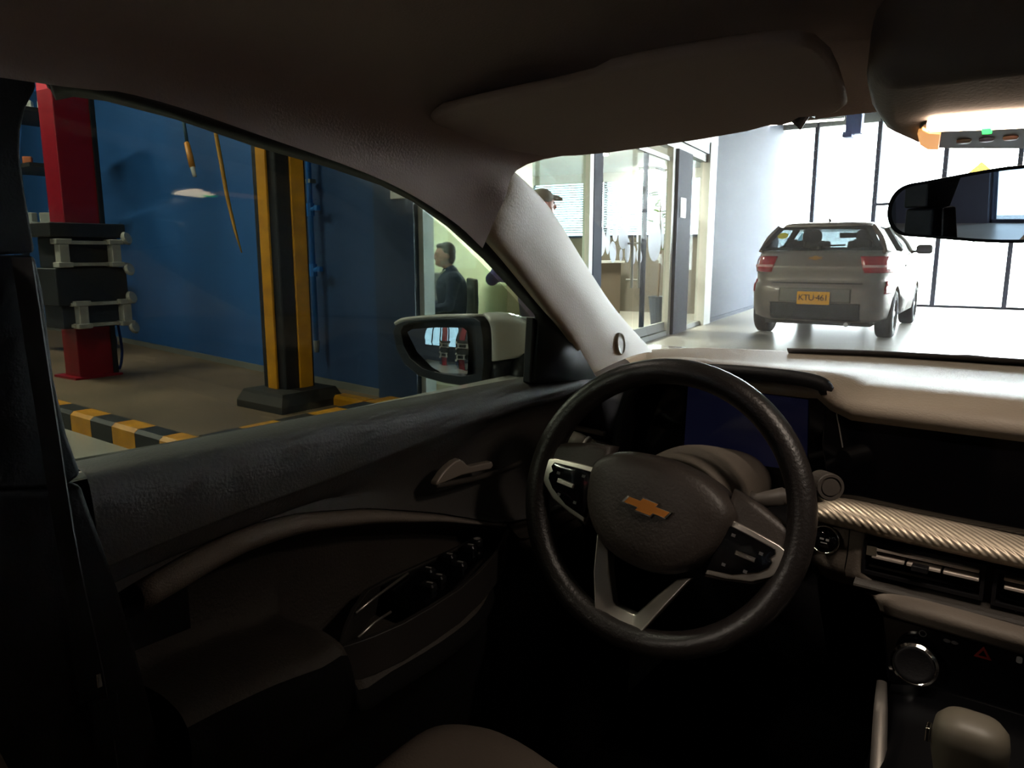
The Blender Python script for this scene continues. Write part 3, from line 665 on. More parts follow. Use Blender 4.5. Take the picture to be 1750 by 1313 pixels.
def figure(name, label, loc, rz, J, top, legs, hairg, cloth_bits=(), facing=0):
    """J: joints in the figure's frame (facing +y)"""
    t = thing(name, label, 'person', loc, rz)
    hc = Vector(J['head'])
    HM = Matrix.Translation(hc) @ Matrix.Rotation(facing, 4, 'Z')
    parts = [xf(head_shape((0, 0, 0)), HM), cap([J['neck'], hc+Vector((0, -.01, -.07))], [.056, .052])]
    torso = [cap([J['pelvis'], J['waist'], J['chest'], J['neckbase']], [.135, .135, .15, .075]), cap([J['shl'], J['chest'], J['shr']], [.068, .13, .068])]
    parts.append(join(*torso))
    for s, k in ((-1, 'l'), (1, 'r')):
        parts.append(cap([J['sh'+k], J['el'+k], J['wr'+k]], [.052, .042, .028]))
        d = (Vector(J['wr'+k])-Vector(J['el'+k])).normalized()
        parts.append(hand(Vector(J['wr'+k]), d, s, Vector((0, 0, -1)) if abs(d.z) < .7 else Vector((-s, 0, 0))))
        parts.append(cap([J['hip'+k], J['kn'+k], J['an'+k]], [.085, .06, .04]))
        parts.append(cap([J['an'+k], Vector(J['an'+k])+Vector((0, .06, -.045)), Vector(J['an'+k])+Vector((0, .15, -.055))], [.04, .04, .032]))
    add('body', join(*parts), M_skin, t, local=True, remesh=.011)
    jk = [cap([Vector(J['pelvis'])+Vector((0, 0, -.02)), J['waist'], J['chest'], J['neckbase']], [.155, .155, .168, .09]), cap([J['shl'], J['chest'], J['shr']], [.082, .15, .082]),
          cap([J['neckbase'], Vector(J['neck'])+Vector((0, -.015, -.045))], [.085, .066])]
    for k in 'lr':
        e, w_ = Vector(J['el'+k]), Vector(J['wr'+k]); jk.append(cap([J['sh'+k], e, w_+(e-w_)*.06], [.075, .06, .046]))
    add('jacket', join(*jk), top, t, local=True, remesh=.013)
    tr = [cap([Vector(J['pelvis'])+Vector((0, 0, -.04)), J['hip'+k], J['kn'+k], J['an'+k]], [.13, .105, .078, .058]) for k in 'lr']
    add('trousers', join(*tr), legs, t, local=True, remesh=.014)
    for k in 'lr':
        a = Vector(J['an'+k]); add('shoe', cap([a+Vector((0, -.03, -.05)), a+Vector((0, .06, -.055)), a+Vector((0, .16, -.06))], [.042, .045, .036]), M_blackp, t, local=True, remesh=.012)
    for s in (-.03, .03):
        add('eye', xf(ball((s, .088, .018), .011, 8), HM), mat('eye_dark', '#20160f', .3), t, local=True, smooth=True)
    if hairg: add(hairg[0], xf(hairg[1], HM), hairg[2], t, local=True, remesh=hairg[3] if len(hairg) > 3 else .009)
    for n_, g_, m_ in cloth_bits: add(n_, g_, m_, t, local=True, smooth=True)
    return t
# seated man: chair, hips at z=.46, facing towards the pilaster
sp = P(766, 470, X=-5.2); fx = math.atan2(-.92, .0)
frz = R(140)                       # +y turned towards -x,-y
chair = thing('visitor_chair', 'dark visitor chair under the seated man in the waiting room', 'chair', (sp.x, sp.y, 0), frz)
add('seat', cbox((0, .05, .36), (.48, .48, .05)), M_bench, chair, local=True, bevel=.02)
add('backrest', cbox((0, -.25, .70), (.46, .05, .42)), M_bench, chair, local=True, bevel=.02)
for x in (-.2, .2):
    add('leg', tube([(x, .26, 0), (x, .24, .34)], .014, 6), M_alu, chair, local=True); add('leg', tube([(x, -.24, 0), (x, -.27, .72)], .014, 6), M_alu, chair, local=True)
Js = dict(head=(0, .03, 1.145), neck=(0, .0, 1.03), neckbase=(0, -.02, .97), chest=(0, -.03, .83), waist=(0, -.04, .64), pelvis=(0, -.03, .545),
          shl=(-.19, -.03, .91), shr=(.19, -.03, .91), ell=(-.25, .03, .64), elr=(.25, .03, .64), wrl=(-.16, .25, .60), wrr=(.16, .25, .60),
          hipl=(-.10, .0, .535), hipr=(.10, .0, .535), knl=(-.12, .42, .53), knr=(.12, .42, .53), anl=(-.12, .40, .10), anr=(.12, .40, .10))
hair_m = join(ball((0, -.022, .045), (.084, .094, .096), 16), ball((0, -.05, -.02), (.074, .06, .08), 14), ball((0, .045, .095), (.06, .05, .03), 10))
M_navyj = mat('navy_jacket', '#222a4c', .8, bump=(25, .3))
figure('person', 'seated dark-haired man in a dark navy jacket in profile behind the glass', (sp.x, sp.y, 0), frz, Js, M_navyj, mat('dark_trousers', '#1d1d24', .85, bump=(25, .3)),
       ('hair', hair_m, M_hair), [('collar', tube(cr([(-.055, .035, 1.0), (0, .075, .965), (.055, .035, 1.0)], 4), .009, 6), M_white)], facing=R(0))
# standing person in front of the glass, mostly behind the windscreen pillar
st = P(905, 560, Y=5.35)
sz = 1.0
hq = P(927, 345, Y=5.35)
Jt = dict(head=(0, .125, 1.575), neck=(0, .055, 1.47), neckbase=(0, -.02, 1.40), chest=(0, -.02, 1.24), waist=(0, -.01, 1.05), pelvis=(0, 0, .93),
          shl=(-.19, -.02, 1.36), shr=(.19, -.02, 1.36), ell=(-.40, -.02, 1.13), elr=(.25, -.30, .95), wrl=(-.24, .16, 1.10), wrr=(.22, .05, .93),
          hipl=(-.10, 0, .90), hipr=(.10, 0, .90), knl=(-.11, .02, .50), knr=(.11, .03, .50), anl=(-.12, -.02, .10), anr=(.12, .02, .10))
capm = join(ball((0, -.01, .055), (.088, .105, .085), 16), cap([(-.04, .09, .055), (0, .15, .05), (.04, .09, .055)], [.014, .012, .014]), cap([(0, .10, .06), (0, .165, .05)], [.03, .02]))
figure('person', 'standing person in a bright navy jacket and olive cap half hidden by the windscreen pillar', (hq.x-.105, 5.29, 0), R(-55), Jt, mat('bright_navy_jacket', '#22286a', .75, bump=(25, .3)), mat('navy_trousers', '#1c2142', .85, bump=(25, .3)),
       ('cap', capm, mat('olive_cap', '#7b776a', .8)), [('bag_strap', tube(cr([(-.17, .03, 1.43), (-.15, .15, 1.30), (-.10, .165, 1.10), (-.12, .14, .94)], 5), .018, 8, flat=.4), mat('grey_strap', '#8a8c98', .7))], facing=R(20))
# ================================================================ the car we sit in
M_head = mat('headliner_cloth', '#a3938f', .95, bump=(400, .3), spec=.1)
M_trim = mat('grey_beige_trim', '#ad9a86', .6, bump=(350, .25), spec=.25)
M_dash = mat('grained_dash_plastic', '#8f8375', .5, bump=(320, .3), spec=.4)
M_dashlow = mat('dark_grained_plastic', '#3a3632', .55, bump=(320, .35), spec=.3)
M_door = mat('charcoal_door_plastic', '#555352', .55, bump=(320, .3), spec=.3)
M_doord = mat('black_door_cloth', '#3b3631', .6, bump=(300, .5), spec=.3)
M_gloss = mat('piano_black', '#07070a', .08)
M_black = mat('soft_black', '#121113', .6, bump=(300, .2), spec=.3)
M_chrome = mat('chrome', '#e0dcd6', .12, 1)
M_satin = mat('satin_silver', '#c9c2ba', .32, .85)
M_leather = mat('wheel_leather', '#231f1e', .4, bump=(260, .35))
M_seat = mat('dark_seat_cloth', '#655b53', .9, bump=(260, .6), spec=.15)
M_rub = mat('black_rubber_seal', '#0d0d10', .6)
M_ws = glass('windscreen_glass', '#f5f5f4', .8, haze=.026, hazecol='#ffffff')
M_door_glass = glass('door_glass', '#e8efec', 1.0)
M_film = glass('tint_film', '#b9bfb8', .3)

cab = thing('car_cabin', 'dim grey-beige car cabin around the driver place, roof lining, pillars and glass', 'car', (0, .3, .25))
def mir(r): return r+[(-p[0], p[1], p[2]) for p in reversed(r[:-1])]
hl = [
 [(-.60, .715, 1.158), (-.588, .742, 1.215), (-.578, .778, 1.262), (-.45, .85, 1.283), (-.25, .93, 1.306), (0, .96, 1.31)],
 [(-.602, .66, 1.19), (-.595, .69, 1.237), (-.56, .72, 1.280), (-.43, .78, 1.308), (-.25, .84, 1.325), (0, .86, 1.328)],
 [(-.602, .557, 1.226), (-.592, .575, 1.265), (-.55, .60, 1.302), (-.42, .64, 1.325), (-.25, .68, 1.335), (0, .70, 1.34)],
 [(-.60, .405, 1.254), (-.59, .41, 1.29), (-.55, .42, 1.322), (-.42, .43, 1.345), (-.25, .44, 1.355), (0, .45, 1.36)],
 [(-.602, .30, 1.270), (-.592, .30, 1.303), (-.55, .31, 1.331), (-.42, .31, 1.35), (-.25, .31, 1.362), (0, .31, 1.366)],
 [(-.60, .20, 1.266), (-.59, .20, 1.297), (-.55, .20, 1.33), (-.42, .20, 1.352), (-.25, .20, 1.365), (0, .20, 1.37)],
 [(-.60, -.35, 1.262), (-.59, -.35, 1.30), (-.55, -.35, 1.33), (-.42, -.35, 1.352), (-.25, -.35, 1.365), (0, -.35, 1.37)],
 [(-.58, -.9, 1.22), (-.57, -.9, 1.26), (-.53, -.9, 1.30), (-.42, -.9, 1.32), (-.25, -.9, 1.335), (0, -.9, 1.34)],
 [(-.55, -1.35, 1.10), (-.54, -1.35, 1.15), (-.5, -1.35, 1.2), (-.4, -1.35, 1.22), (-.25, -1.35, 1.24), (0, -1.35, 1.245)]]
add('headliner', loft([mir(r) for r in hl], 5, 5), M_head, cab, smooth=True)
M_body = mat('white_car_paint', '#e4e2dd', .25, coat=1)
outer = [[(p[0]*1.06, p[1]+(.02 if i < 2 else 0), p[2]+.045) for p in mir(r)] for i, r in enumerate(hl)]
outer[0] = [(p[0], p[1]+.03, p[2]-.02) for p in outer[0]]
add('roof_skin', loft(outer, 3, 3), M_body, cab, smooth=True, solid=.01)
# windscreen pillar trim, both sides
def pillar(sgn):
    A = [P(887, 290, X=-.58), P(940, 357, Y=.905), P(1004, 458, Y=1.05), P(1054, 532, Y=1.185), P(1117, 603, X=-.687)]
    B = [P(831, 392, X=-.60), P(878, 452, X=-.606), P(930, 520, X=-.615), P(972, 574, X=-.622), P(1008, 640, X=-.63)]
    rows = []
    A.insert(0, A[0]+(A[0]-A[1])*.3+Vector((-.035, .02, .012))); B.insert(0, B[0]+(B[0]-B[1])*.3+Vector((-.035, .02, .012)))
    sh = Vector((-.014, .006, 0)); A[1] = A[1]+sh; B[1] = B[1]+sh*.6; A[0] = A[0]+Vector((-.03, .02, 0)); B[0] = B[0]+Vector((-.02, .01, 0))
    for i, (a, b) in enumerate(zip(A, B)):
        m = (a+b)/2; k = (0, .2, .7, 1, 1, 1)[i]; mm = m+Vector((.018, -.012, .014))*k
        rows.append([b+Vector((-.03, .02, 0)), b, mm*.5+b*.5+Vector((.004, -.004, .002)), mm, mm*.4+a*.6+Vector((.004, -.004, .004)), a, a+Vector((-.02, .03, 0))])
    rows = [[Vector((p.x*sgn, p.y, p.z)) for p in r] for r in rows]
    return loft(rows, 4, 5)
ap = add('windscreen_pillar_trim', pillar(1), M_trim, cab, smooth=True, label='pale grained trim of the windscreen pillar')
add('windscreen_pillar_trim', pillar(-1), M_trim, cab, smooth=True)
bpy.context.view_layer.update()
ok, tq, tn, _i = ap.ray_cast(CAM-Vector(cab.location), ray(1058, 588).normalized())
tq = tq+Vector(cab.location); tn = -tn if tn.dot(ray(1058, 588)) > 0 else tn
tu = Vector((0, 0, 1)).cross(tn).normalized(); tM = frame(tq+tn*.001, tu, tn.cross(tu))
add('tweeter_grille', lathe([(.0195, -.012), (.0195, .002), (.0178, .004), (.0165, .0022), (.008, .0026), (.001, .0026)], tM, 28), mat('tweeter_grey', '#9d9385', .6), ap, smooth=True)
# windscreen and its dark lower border
wsb = [(-.69, 1.375, .953), (-.622, 1.463, .953), (-.455, 1.512, .955), (-.274, 1.562, .957), (0, 1.58, .958)]
wst = [(-.585, .80, 1.278), (-.46, .875, 1.303), (-.32, .92, 1.318), (-.2, .95, 1.324), (0, .965, 1.326)]
wsm = [tuple((a+b)/2 for a, b in zip(p, q)) for p, q in zip(wsb, wst)]; wsm = [(p[0]*1.0, p[1]+.035, p[2]+.035) for p in wsm]
ws = add('windscreen', loft([mir(wsb), mir(wsm), mir(wst)], 5, 6), M_ws, cab, smooth=True)
add('screen_border', loft([[(p[0], p[1]-.012, p[2]+.001) for p in mir(wsb)[2:]], [(p[0], p[1]-.028, p[2]+.013) for p in mir(wsb)[2:]]], 5, 2), mat('ceramic_border', '#4c4a4c', .6), ws, smooth=True, solid=.003)
add('cowl', loft([[(p[0], p[1]+.015, p[2]-.022) for p in mir(wsb)], [(p[0], p[1]+.03, p[2]-.05) for p in mir(wsb)], [(p[0]*1.15, p[1]+.03, .80) for p in mir(wsb)]], 4, 3), M_rub, cab, smooth=True, solid=.006)
wp = add('wiper', join(tube(cr([P(1345, 606, Y=1.60), P(1480, 616, Y=1.63), P(1640, 627, Y=1.64), P(1770, 640, Y=1.63)], 4), .007, 6), tube(cr([P(1612, 624, Y=1.66), P(1640, 615, Y=1.66), P(1700, 620, Y=1.66), P(1775, 630, Y=1.66)], 4), .010, 6)), M_rub, cab, smooth=True)
# B pillar, left
M_pil = mat('pillar_plastic', '#141517', .75, bump=(300, .2), spec=.15)
bp = [(40, 60), (64, 148), (45, 185), (37, 222), (36, 262), (45, 330), (62, 432), (-60, 440), (-150, 300), (-150, 60)]
add('centre_pillar_trim', slab([P(x, y, X=-.625) for x, y in bp], (-.05, 0, 0)), M_pil, cab, bevel=.003)
bl = [(62, 436), (76, 500), (95, 650), (117, 745), (135, 795), (141, 812), (118, 829), (75, 836), (-60, 840), (-60, 436)]
add('centre_pillar_trim', slab([P(x, y, X=-.615) for x, y in bl], (-.06, 0, 0)), M_pil, cab, bevel=.004)
bl2 = [(140, 826), (152, 862), (168, 905), (205, 1010), (245, 1150), (290, 1330), (-60, 1330), (-60, 840), (75, 842), (118, 836)]
add('centre_pillar_trim', slab([P(x, y, X=-.612) for x, y in bl2], (-.06, 0, 0)), mat('pillar_plastic_low', '#171515', .75, bump=(300, .2), spec=.15), cab, bevel=.005)
add('body_side', box((-.80, -1.3, .15), (-.72, 1.6, .94)), M_body, cab)
add('sill_panel', box((-.72, -1.2, .15), (-.695, .36, .955)), M_black, cab)
# rest of the shell out of the frame: other side, floor, bulkhead, rear
add('floor_pan', box((-.80, -1.3, .12), (.84, 1.6, .18)), mat('black_carpet', '#0c0b0b', .95, bump=(300, .5), spec=.1), cab)
add('bulkhead', box((-.80, 1.56, .12), (.84, 1.66, .83)), M_black, cab)
add('far_door_panel', box((.69, -.9, .15), (.79, 1.4, .955)), M_door, cab, bevel=.02)
add('far_pillar', join(box((.60, -.05, .9), (.66, .12, 1.32)), box((.58, -1.3, .9), (.66, -.85, 1.28))), M_trim, cab)
add('rear_pillar', box((-.68, -1.3, .9), (-.60, -.95, 1.28)), M_trim, cab)
add('rear_seat', join(box((-.60, -.85, .3), (.60, -.35, .58)), box((-.60, -1.05, .5), (.60, -.85, .98)), *[box((x-.12, -1.02, .98), (x+.12, -.94, 1.12)) for x in (-.36, .36)]), M_seat, cab, bevel=.04)
add('tailgate', box((-.70, -1.45, .15), (.70, -1.38, .98)), M_black, cab)
add('bonnet', loft([[(-.72, 1.72, .84), (0, 1.76, .86), (.72, 1.72, .84)], [(-.74, 2.1, .79), (0, 2.15, .81), (.74, 2.1, .79)], [(-.68, 2.55, .66), (0, 2.65, .70), (.68, 2.55, .66)]], 4, 4), M_body, cab, smooth=True, solid=.02)

# ---- sun visor
vp = ((-.4, .52, 1.297), (0, .12, 1))
vo = [(735, 205), (752, 193), (800, 181), (870, 166), (960, 148), (1010, 136), (1040, 121), (1090, 110), (1160, 97), (1240, 85), (1310, 76), (1360, 74), (1395, 82), (1418, 102), (1432, 130), (1442, 160), (1447, 183), (1432, 195), (1400, 201), (1368, 203), (1352, 212), (1336, 217), (1318, 216), (1280, 226), (1200, 240), (1120, 252), (1040, 263), (980, 268), (930, 269), (870, 258), (810, 246), (765, 231), (742, 218)]
vis = thing('sun_visor', 'grey folded sun visor under the roof lining above the windscreen', 'sun visor', tuple(P(1100, 180, pl=vp)))
add('visor_board', slab([P(x, y, pl=vp) for x, y in vo], (0, .002, .011)), mat('visor_cloth', '#ad9e9a', .9, bump=(380, .3), spec=.1), vis, bevel=.005, seg=3)
hk = P(1345, 212, pl=vp)
add('hook', join(tube([P(1345, 210, pl=vp)+Vector((0, 0, .012)), P(1366, 212, pl=vp), P(1384, 204, pl=vp)+Vector((0, .004, .016))], .006, 8), cbox(hk+Vector((.004, .012, .016)), (.03, .02, .02))), mat('visor_hook', '#6e6a6c', .5), vis, bevel=.003)
# ---- overhead console
cp = ((0, .92, 1.256), (0, .05, 1))
def cpt(x, y): return P(x, y, pl=cp)
co_ = [cpt(*p) for p in ((1482, 148), (1476, 175), (1484, 205), (1502, 231), (1545, 249), (1600, 254), (1700, 256), (1740, 256))]
outl = co_+[Vector((-p.x, p.y, p.z)) for p in reversed(co_)]
oc = thing('overhead_console', 'grey roof console with a lit warm reading lamp and three round buttons', 'console', tuple(cpt(1690, 225)))
add('housing', slab(outl, (0, .01, .075)), mat('console_plastic', '#857c76', .7, bump=(300, .2), spec=.3), oc, bevel=.022, seg=4)
def cslab(pts, d): return slab([cpt(*p) for p in pts], (0, -.0008*d, -.001*d))
xr = 1795
add('switch_panel', cslab([(1572, 214), (1582, 206), (xr, 196), (xr, 250), (1612, 249), (1588, 247), (1574, 235)], 3), mat('console_dark', '#2b2120', .5), oc, bevel=.002)
add('lamp_lens', cslab([(1586, 203), (1592, 199), (1700, 190), (xr, 184), (xr, 208), (1700, 213), (1592, 217), (1585, 211)], 5), mat('warm_lamp_lens', '#fff0d8', .4, emit=('#ffe0c4', 14)), oc, bevel=.001, label='glowing warm lamp strip')
add('lamp_end', cslab([(1570, 220), (1578, 211), (1590, 218), (1610, 219), (1606, 247), (1586, 246), (1574, 238)], 6), mat('warm_lamp_end', '#ffc98a', .4, emit=('#ffb060', .75)), oc, bevel=.001)
cn = Vector((0, -.05, -1)).normalized()
ll = area('reading_lamp_light', (0, cpt(1700, 198).y, cpt(1700, 198).z-.012), (.24, .025), 1.1, (1, .86, .72), (0, -.12, -1), 130); ll.parent = None
for k, (x, y, cc) in enumerate(((1648, 234, '#8b7472'), (1687, 231, '#8d84a0'), (1728, 228, '#e0a090'))):
    q = cpt(x, y)+cn*.0025
    add('button', lathe([(.0062, 0), (.0062, .002), (.0052, .0032), (.001, .0034)], frame(q, (1, 0, 0), cn.cross(Vector((1, 0, 0)))), 18), mat('console_button_%d' % k, cc, .3), oc, smooth=True)
add('indicator_light', cslab([(1680, 209), (1696, 208), (1697, 217), (1681, 218)], 6.5), mat('green_led', '#20ff60', .4, emit=('#30ff60', 2.5)), oc)

# ---- inner mirror
mn = Vector((-.34, -.935, -.06)).normalized(); mu = Vector((.94, -.342, 0)).normalized(); mv = mn.cross(mu)
if mv.z < 0: mv = -mv
ml = P(1519, 356, Y=.70); mc = ml+mu*.128+Vector((0, 0, -.003))
rm = thing('rear_view_mirror', 'black framed inner mirror hanging from the windscreen below the roof console', 'mirror', tuple(mc))
mM = frame(mc, mu, mv)
mo = []
for k in range(49):
    x = -.128*math.copysign(abs(math.cos(math.pi*k/48))**.6, math.cos(math.pi*k/48)); d = min(1, (.128-abs(x))/.075); D_ = .128-abs(x); mo.append((x, (.0285)*(.74+.26*smooth(0, .10, D_))*math.sqrt(max(0, 1-(1-min(1, D_/.022))**2.6))))
mo = mo+[(x, -y*.95) for x, y in reversed(mo[1:-1])]
add('mirror_shell', dome(mo, [(.7, -.035), (.93, -.022), (1, -.006), (1, .002), (.985, .005), (.95, .005)], mM), M_black, rm, smooth=True)
add('mirror_glass', prism([(x*.95, y*.90) for x, y in mo], .0052, .0062, mM), mat('mirror_silver', '#dfe4ea', .0, 1), rm)
add('stem', tube(cr([mc-mn*.03+mv*.0, mc+Vector((.0, .06, .05)), Vector((-.005, .90, 1.27))], 4), [.02]*9, 10), M_black, rm, smooth=True)

# ---- dashboard
db = thing('dashboard', 'grey grained dashboard with wide black glass screens and a ribbed silver strip', 'dashboard', (-.1, 1.1, .6))
def wsbY(X):
    k = min(abs(X), .69); pts = [(0, 1.58), (.274, 1.562), (.455, 1.512), (.622, 1.463), (.69, 1.375)]
    for (a, ya), (b, yb) in zip(pts[:-1], pts[1:]):
        if k <= b: return ya+(yb-ya)*(k-a)/(b-a)
    return 1.375
rows = []
NX, NY = 70, 26
for i in range(NX+1):
    X = -.70+1.40*i/NX; r = []
    hood = smooth(-.60, -.50, X)*(1-smooth(-.262, -.225, X))
    y0 = 1.075-(.095)*smooth(-.585, -.53, X); y1 = wsbY(X)+.02
    zf = .935+.038*smooth(-.60, -.52, X)
    for j in range(NY+1):
        t = j/NY; Y = y0+(y1-y0)*t
        Z = zf+(.958-zf)*smooth(0, .8, t)+.024*hood*(1-smooth(.05, .65, t))
        ridge = .014*smooth(-.02, .03, (X+.26)*.35-(Y-1.0)+.16)*smooth(-.3, -.1, X)*0
        if X > -.26: Z += .012*smooth(.0, .10, t)*(1-smooth(.25+.5*(X+.26), .35+.5*(X+.26), t))
        r.append((X, Y, Z-.012*(1-smooth(0, .06, t))))
    rows.append(r)
add('dash_pad', sheet(rows), M_dash, db, smooth=True, solid=.02, off=-1)
# binnacle hood rim
hr = [(-.572, 1.02, .80), (-.566, 1.01, .86), (-.545, .995, .93), (-.518, .985, .968), (-.47, .978, .985), (-.40, .975, .9925), (-.33, .977, .9935), (-.285, .98, .992), (-.262, .985, .987), (-.256, .99, .978)]
add('hood_rim', tube(cr(hr, 4), [.010]*37, 8), M_black, db, smooth=True)
add('hood_ceiling', loft([[(x, y, z-.004) for x, y, z in hr], [(x, 1.06, z-.012) for x, y, z in hr]], 4, 3), M_black, db, smooth=True, solid=.004)
add('instrument_panel', slab([(-.57, 1.05, .80), (-.235, 1.05, .80), (-.235, 1.05, .985), (-.54, 1.05, .985)], (0, .02, 0)), M_gloss, db)
add('instrument_screen', slab([P(1168, 778, Y=1.045), P(1330, 800, Y=1.045), P(1378, 800, Y=1.045), P(1380, 684, Y=1.045), P(1176, 658, Y=1.045)], (0, .004, 0)), mat('dark_blue_screen', '#14152a', .12, emit=('#2a2c50', .07)), db, label='dim dark blue instrument screen')
# centre screen
cs = [P(1412, 674, Y=1.0), P(1404, 760, Y=1.0), P(1420, 862, Y=1.0), Vector((.10, 1.0, .827)), Vector((.10, 1.0, .963))]
csc = add('centre_screen', slab(cs, (0, .03, 0)), M_gloss, db, bevel=.002)
add('bezel_line', tube([P(1430, 707, Y=.9985), P(1440, 765, Y=.9985)], .0008, 5), M_satin, csc)
# ribbed silver strip
ts = mat('ribbed_silver', '#d6c6b0', .42, .55)
nt = ts.node_tree; tcn = nt.nodes.new('ShaderNodeTexCoord'); wv = nt.nodes.new('ShaderNodeTexWave'); wv.wave_type = 'BANDS'; wv.bands_direction = 'DIAGONAL'; wv.inputs['Scale'].default_value = 70
bpn = nt.nodes.new('ShaderNodeBump'); bpn.inputs['Strength'].default_value = .5; bpn.inputs['Distance'].default_value = .002
nt.links.new(tcn.outputs['Object'], wv.inputs[0]); nt.links.new(wv.outputs[0], bpn.inputs['Height']); nt.links.new(bpn.outputs[0], nt.nodes['Principled BSDF'].inputs['Normal'])
add('ribbed_strip', loft([[(-.262, 1.0, .826), (-.262, .985, .824), (-.262, .975, .818), (-.262, .974, .811), (-.262, .985, .805)],
                          [(-.225, 1.0, .8375), (-.225, .978, .836), (-.225, .964, .829), (-.225, .962, .818), (-.225, .975, .806)],
                          [(-.12, 1.0, .834), (-.12, .975, .832), (-.12, .960, .825), (-.12, .958, .813), (-.12, .972, .803)],
                          [(.12, 1.0, .830), (.12, .975, .829), (.12, .960, .822), (.12, .958, .811), (.12, .972, .802)], [(.64, 1.04, .83), (.64, 1.015, .829), (.64, 1.0, .822), (.64, .998, .811), (.64, 1.012, .802)]], 4, 6), ts, db, smooth=True, solid=.003, off=-1)
# fascia below: swept along x
def sweep(prof, xs): return loft([[(x, y, z) for y, z in prof] for x in xs], 3, 2)
add('fascia', sweep([(.985, .808), (.985, .800), (1.0, .797), (1.0, .752), (.972, .745), (.962, .738), (.975, .731), (1.0, .728)], (-.20, -.1, .0, .12)), M_dashlow, db, smooth=False)
add('fascia_side', loft([[(-.30, 1.03, .815), (-.30, 1.03, .77), (-.30, 1.02, .745), (-.29, 1.04, .72)], [(-.235, .99, .812), (-.235, .988, .77), (-.235, .985, .745), (-.235, 1.0, .722)], [(-.214, .982, .81), (-.214, .980, .77), (-.214, .978, .745), (-.20, .99, .725)]], 3, 4), mat('brown_grey_plastic', '#6a6158', .6, bump=(320, .3), spec=.3), db, smooth=True)
add('fascia_side', loft([[(-.2125, .982, .81), (-.2125, .980, .77), (-.2125, .978, .74), (-.19, .985, .73)], [(-.196, .978, .81), (-.196, .976, .77), (-.190, .972, .748), (-.17, .975, .735)], [(-.190, .99, .808), (-.191, .99, .77), (-.184, .985, .752), (-.16, .98, .742)]], 3, 4), mat('brown_grey_plastic', '#6a6158', .6), db, smooth=True)
add('lower_lip', loft([[(-.19, .985, .722), (-.18, .97, .728), (-.17, .962, .724), (-.165, .965, .712)], [(-.14, .975, .738), (-.14, .955, .738), (-.14, .945, .731), (-.14, .952, .715)], [(0, .972, .735), (0, .95, .736), (0, .94, .729), (0, .948, .713)], [(.12, .972, .733), (.12, .95, .734), (.12, .94, .727), (.12, .948, .711)]], 4, 5), mat('brown_grey_plastic', '#6a6158', .6), db, smooth=True, solid=.004)
# vents
M_slat = mat('bright_slat', '#d8cbbf', .35, .35)
def vent(x0, x1, zt, zb, lab=None, left_end=False):
    v = add('air_vent', ring_prism([(x0-.004, zb-.004), (x1+.004, zb-.004), (x1+.004, zt+.004), (x0-.004, zt+.004)], [(x0, zb), (x1, zb), (x1, zt), (x0, zt)], -.002, .022, Matrix(((1, 0, 0, 0), (0, 0, 1, .974), (0, 1, 0, 0), (0, 0, 0, 1)))), M_black, db, label=lab)
    n = .36*(zt-zb)
    add('chrome_slat', box((x0+.006, .970, zt-.007), (x1-.002, .984, zt-.003)), M_slat, v, bevel=.001)
    L = (x1-x0-.006)
    for k in range(3):
        a = x0+.006+L*k/3
        add('chrome_slat', box((a+.001, .968, zt-.0165), (a+L/3-.0015, .984, zt-.0125)), M_slat, v, bevel=.001)
    add('dark_slat', box((x0+.004, .974, zb+.006), (x1-.004, .986, zb+.009)), M_gloss, v)
    if left_end: add('chrome_end', box((x0, .968, zt-.014), (x0+.0125, .982, zt-.001)), M_chrome, v, bevel=.001)
    add('tab', cbox(((x0+x1)/2, .966, zt-.015), (.018, .012, .007)), M_black, v, bevel=.001)
vent(-.190, -.067, .793, .757, None, True)
vent(-.051, .07, .791, .755)
vent(.52, .63, .885, .85)
add('passenger_fascia', loft([[(x, y+.05*max(0, x-.1), z) for x in (.10, .3, .5, .70)] for y, z in ((1.0, .965), (1.0, .90), (.998, .835))], 3, 3), M_dashlow, db, smooth=True, solid=.02, off=-1)
gbx = add('glovebox', loft([[(x, y+.05*max(0, x-.1), z) for x in (.125, .3, .5, .69)] for y, z in ((.985, .80), (.96, .76), (.955, .66), (1.0, .52), (1.10, .42))], 3, 3), M_dashlow, db, smooth=True, solid=.02, off=-1)
add('latch', cbox((.40, .972, .745), (.09, .012, .022)), M_black, gbx, bevel=.003)
# start button
sq = P(1410, 922, Y=.978)
sM = frame(sq, (1, 0, 0), (0, .15, 1))
sb = add('start_button', lathe([(.0165, -.02), (.0165, .002), (.015, .004), (.002, .0045)], sM, 26), M_gloss, db, smooth=True, label='round dark start button with a chrome ring')
add('chrome_ring', lathe([(.0165, .0), (.019, .001), (.0185, .005), (.0168, .005), (.0165, .003)], sM, 30, caps=False), M_chrome, sb, smooth=True)
add('start_mark', xf(join(cbox((-.003, .001, .0047), (.005, .0022, .0005)), cbox((.004, .0005, .0047), (.004, .0028, .0005)), cbox((0, -.004, .0047), (.008, .0012, .0005))), sM), mat('icon_light', '#8d8a88', .5), sb)
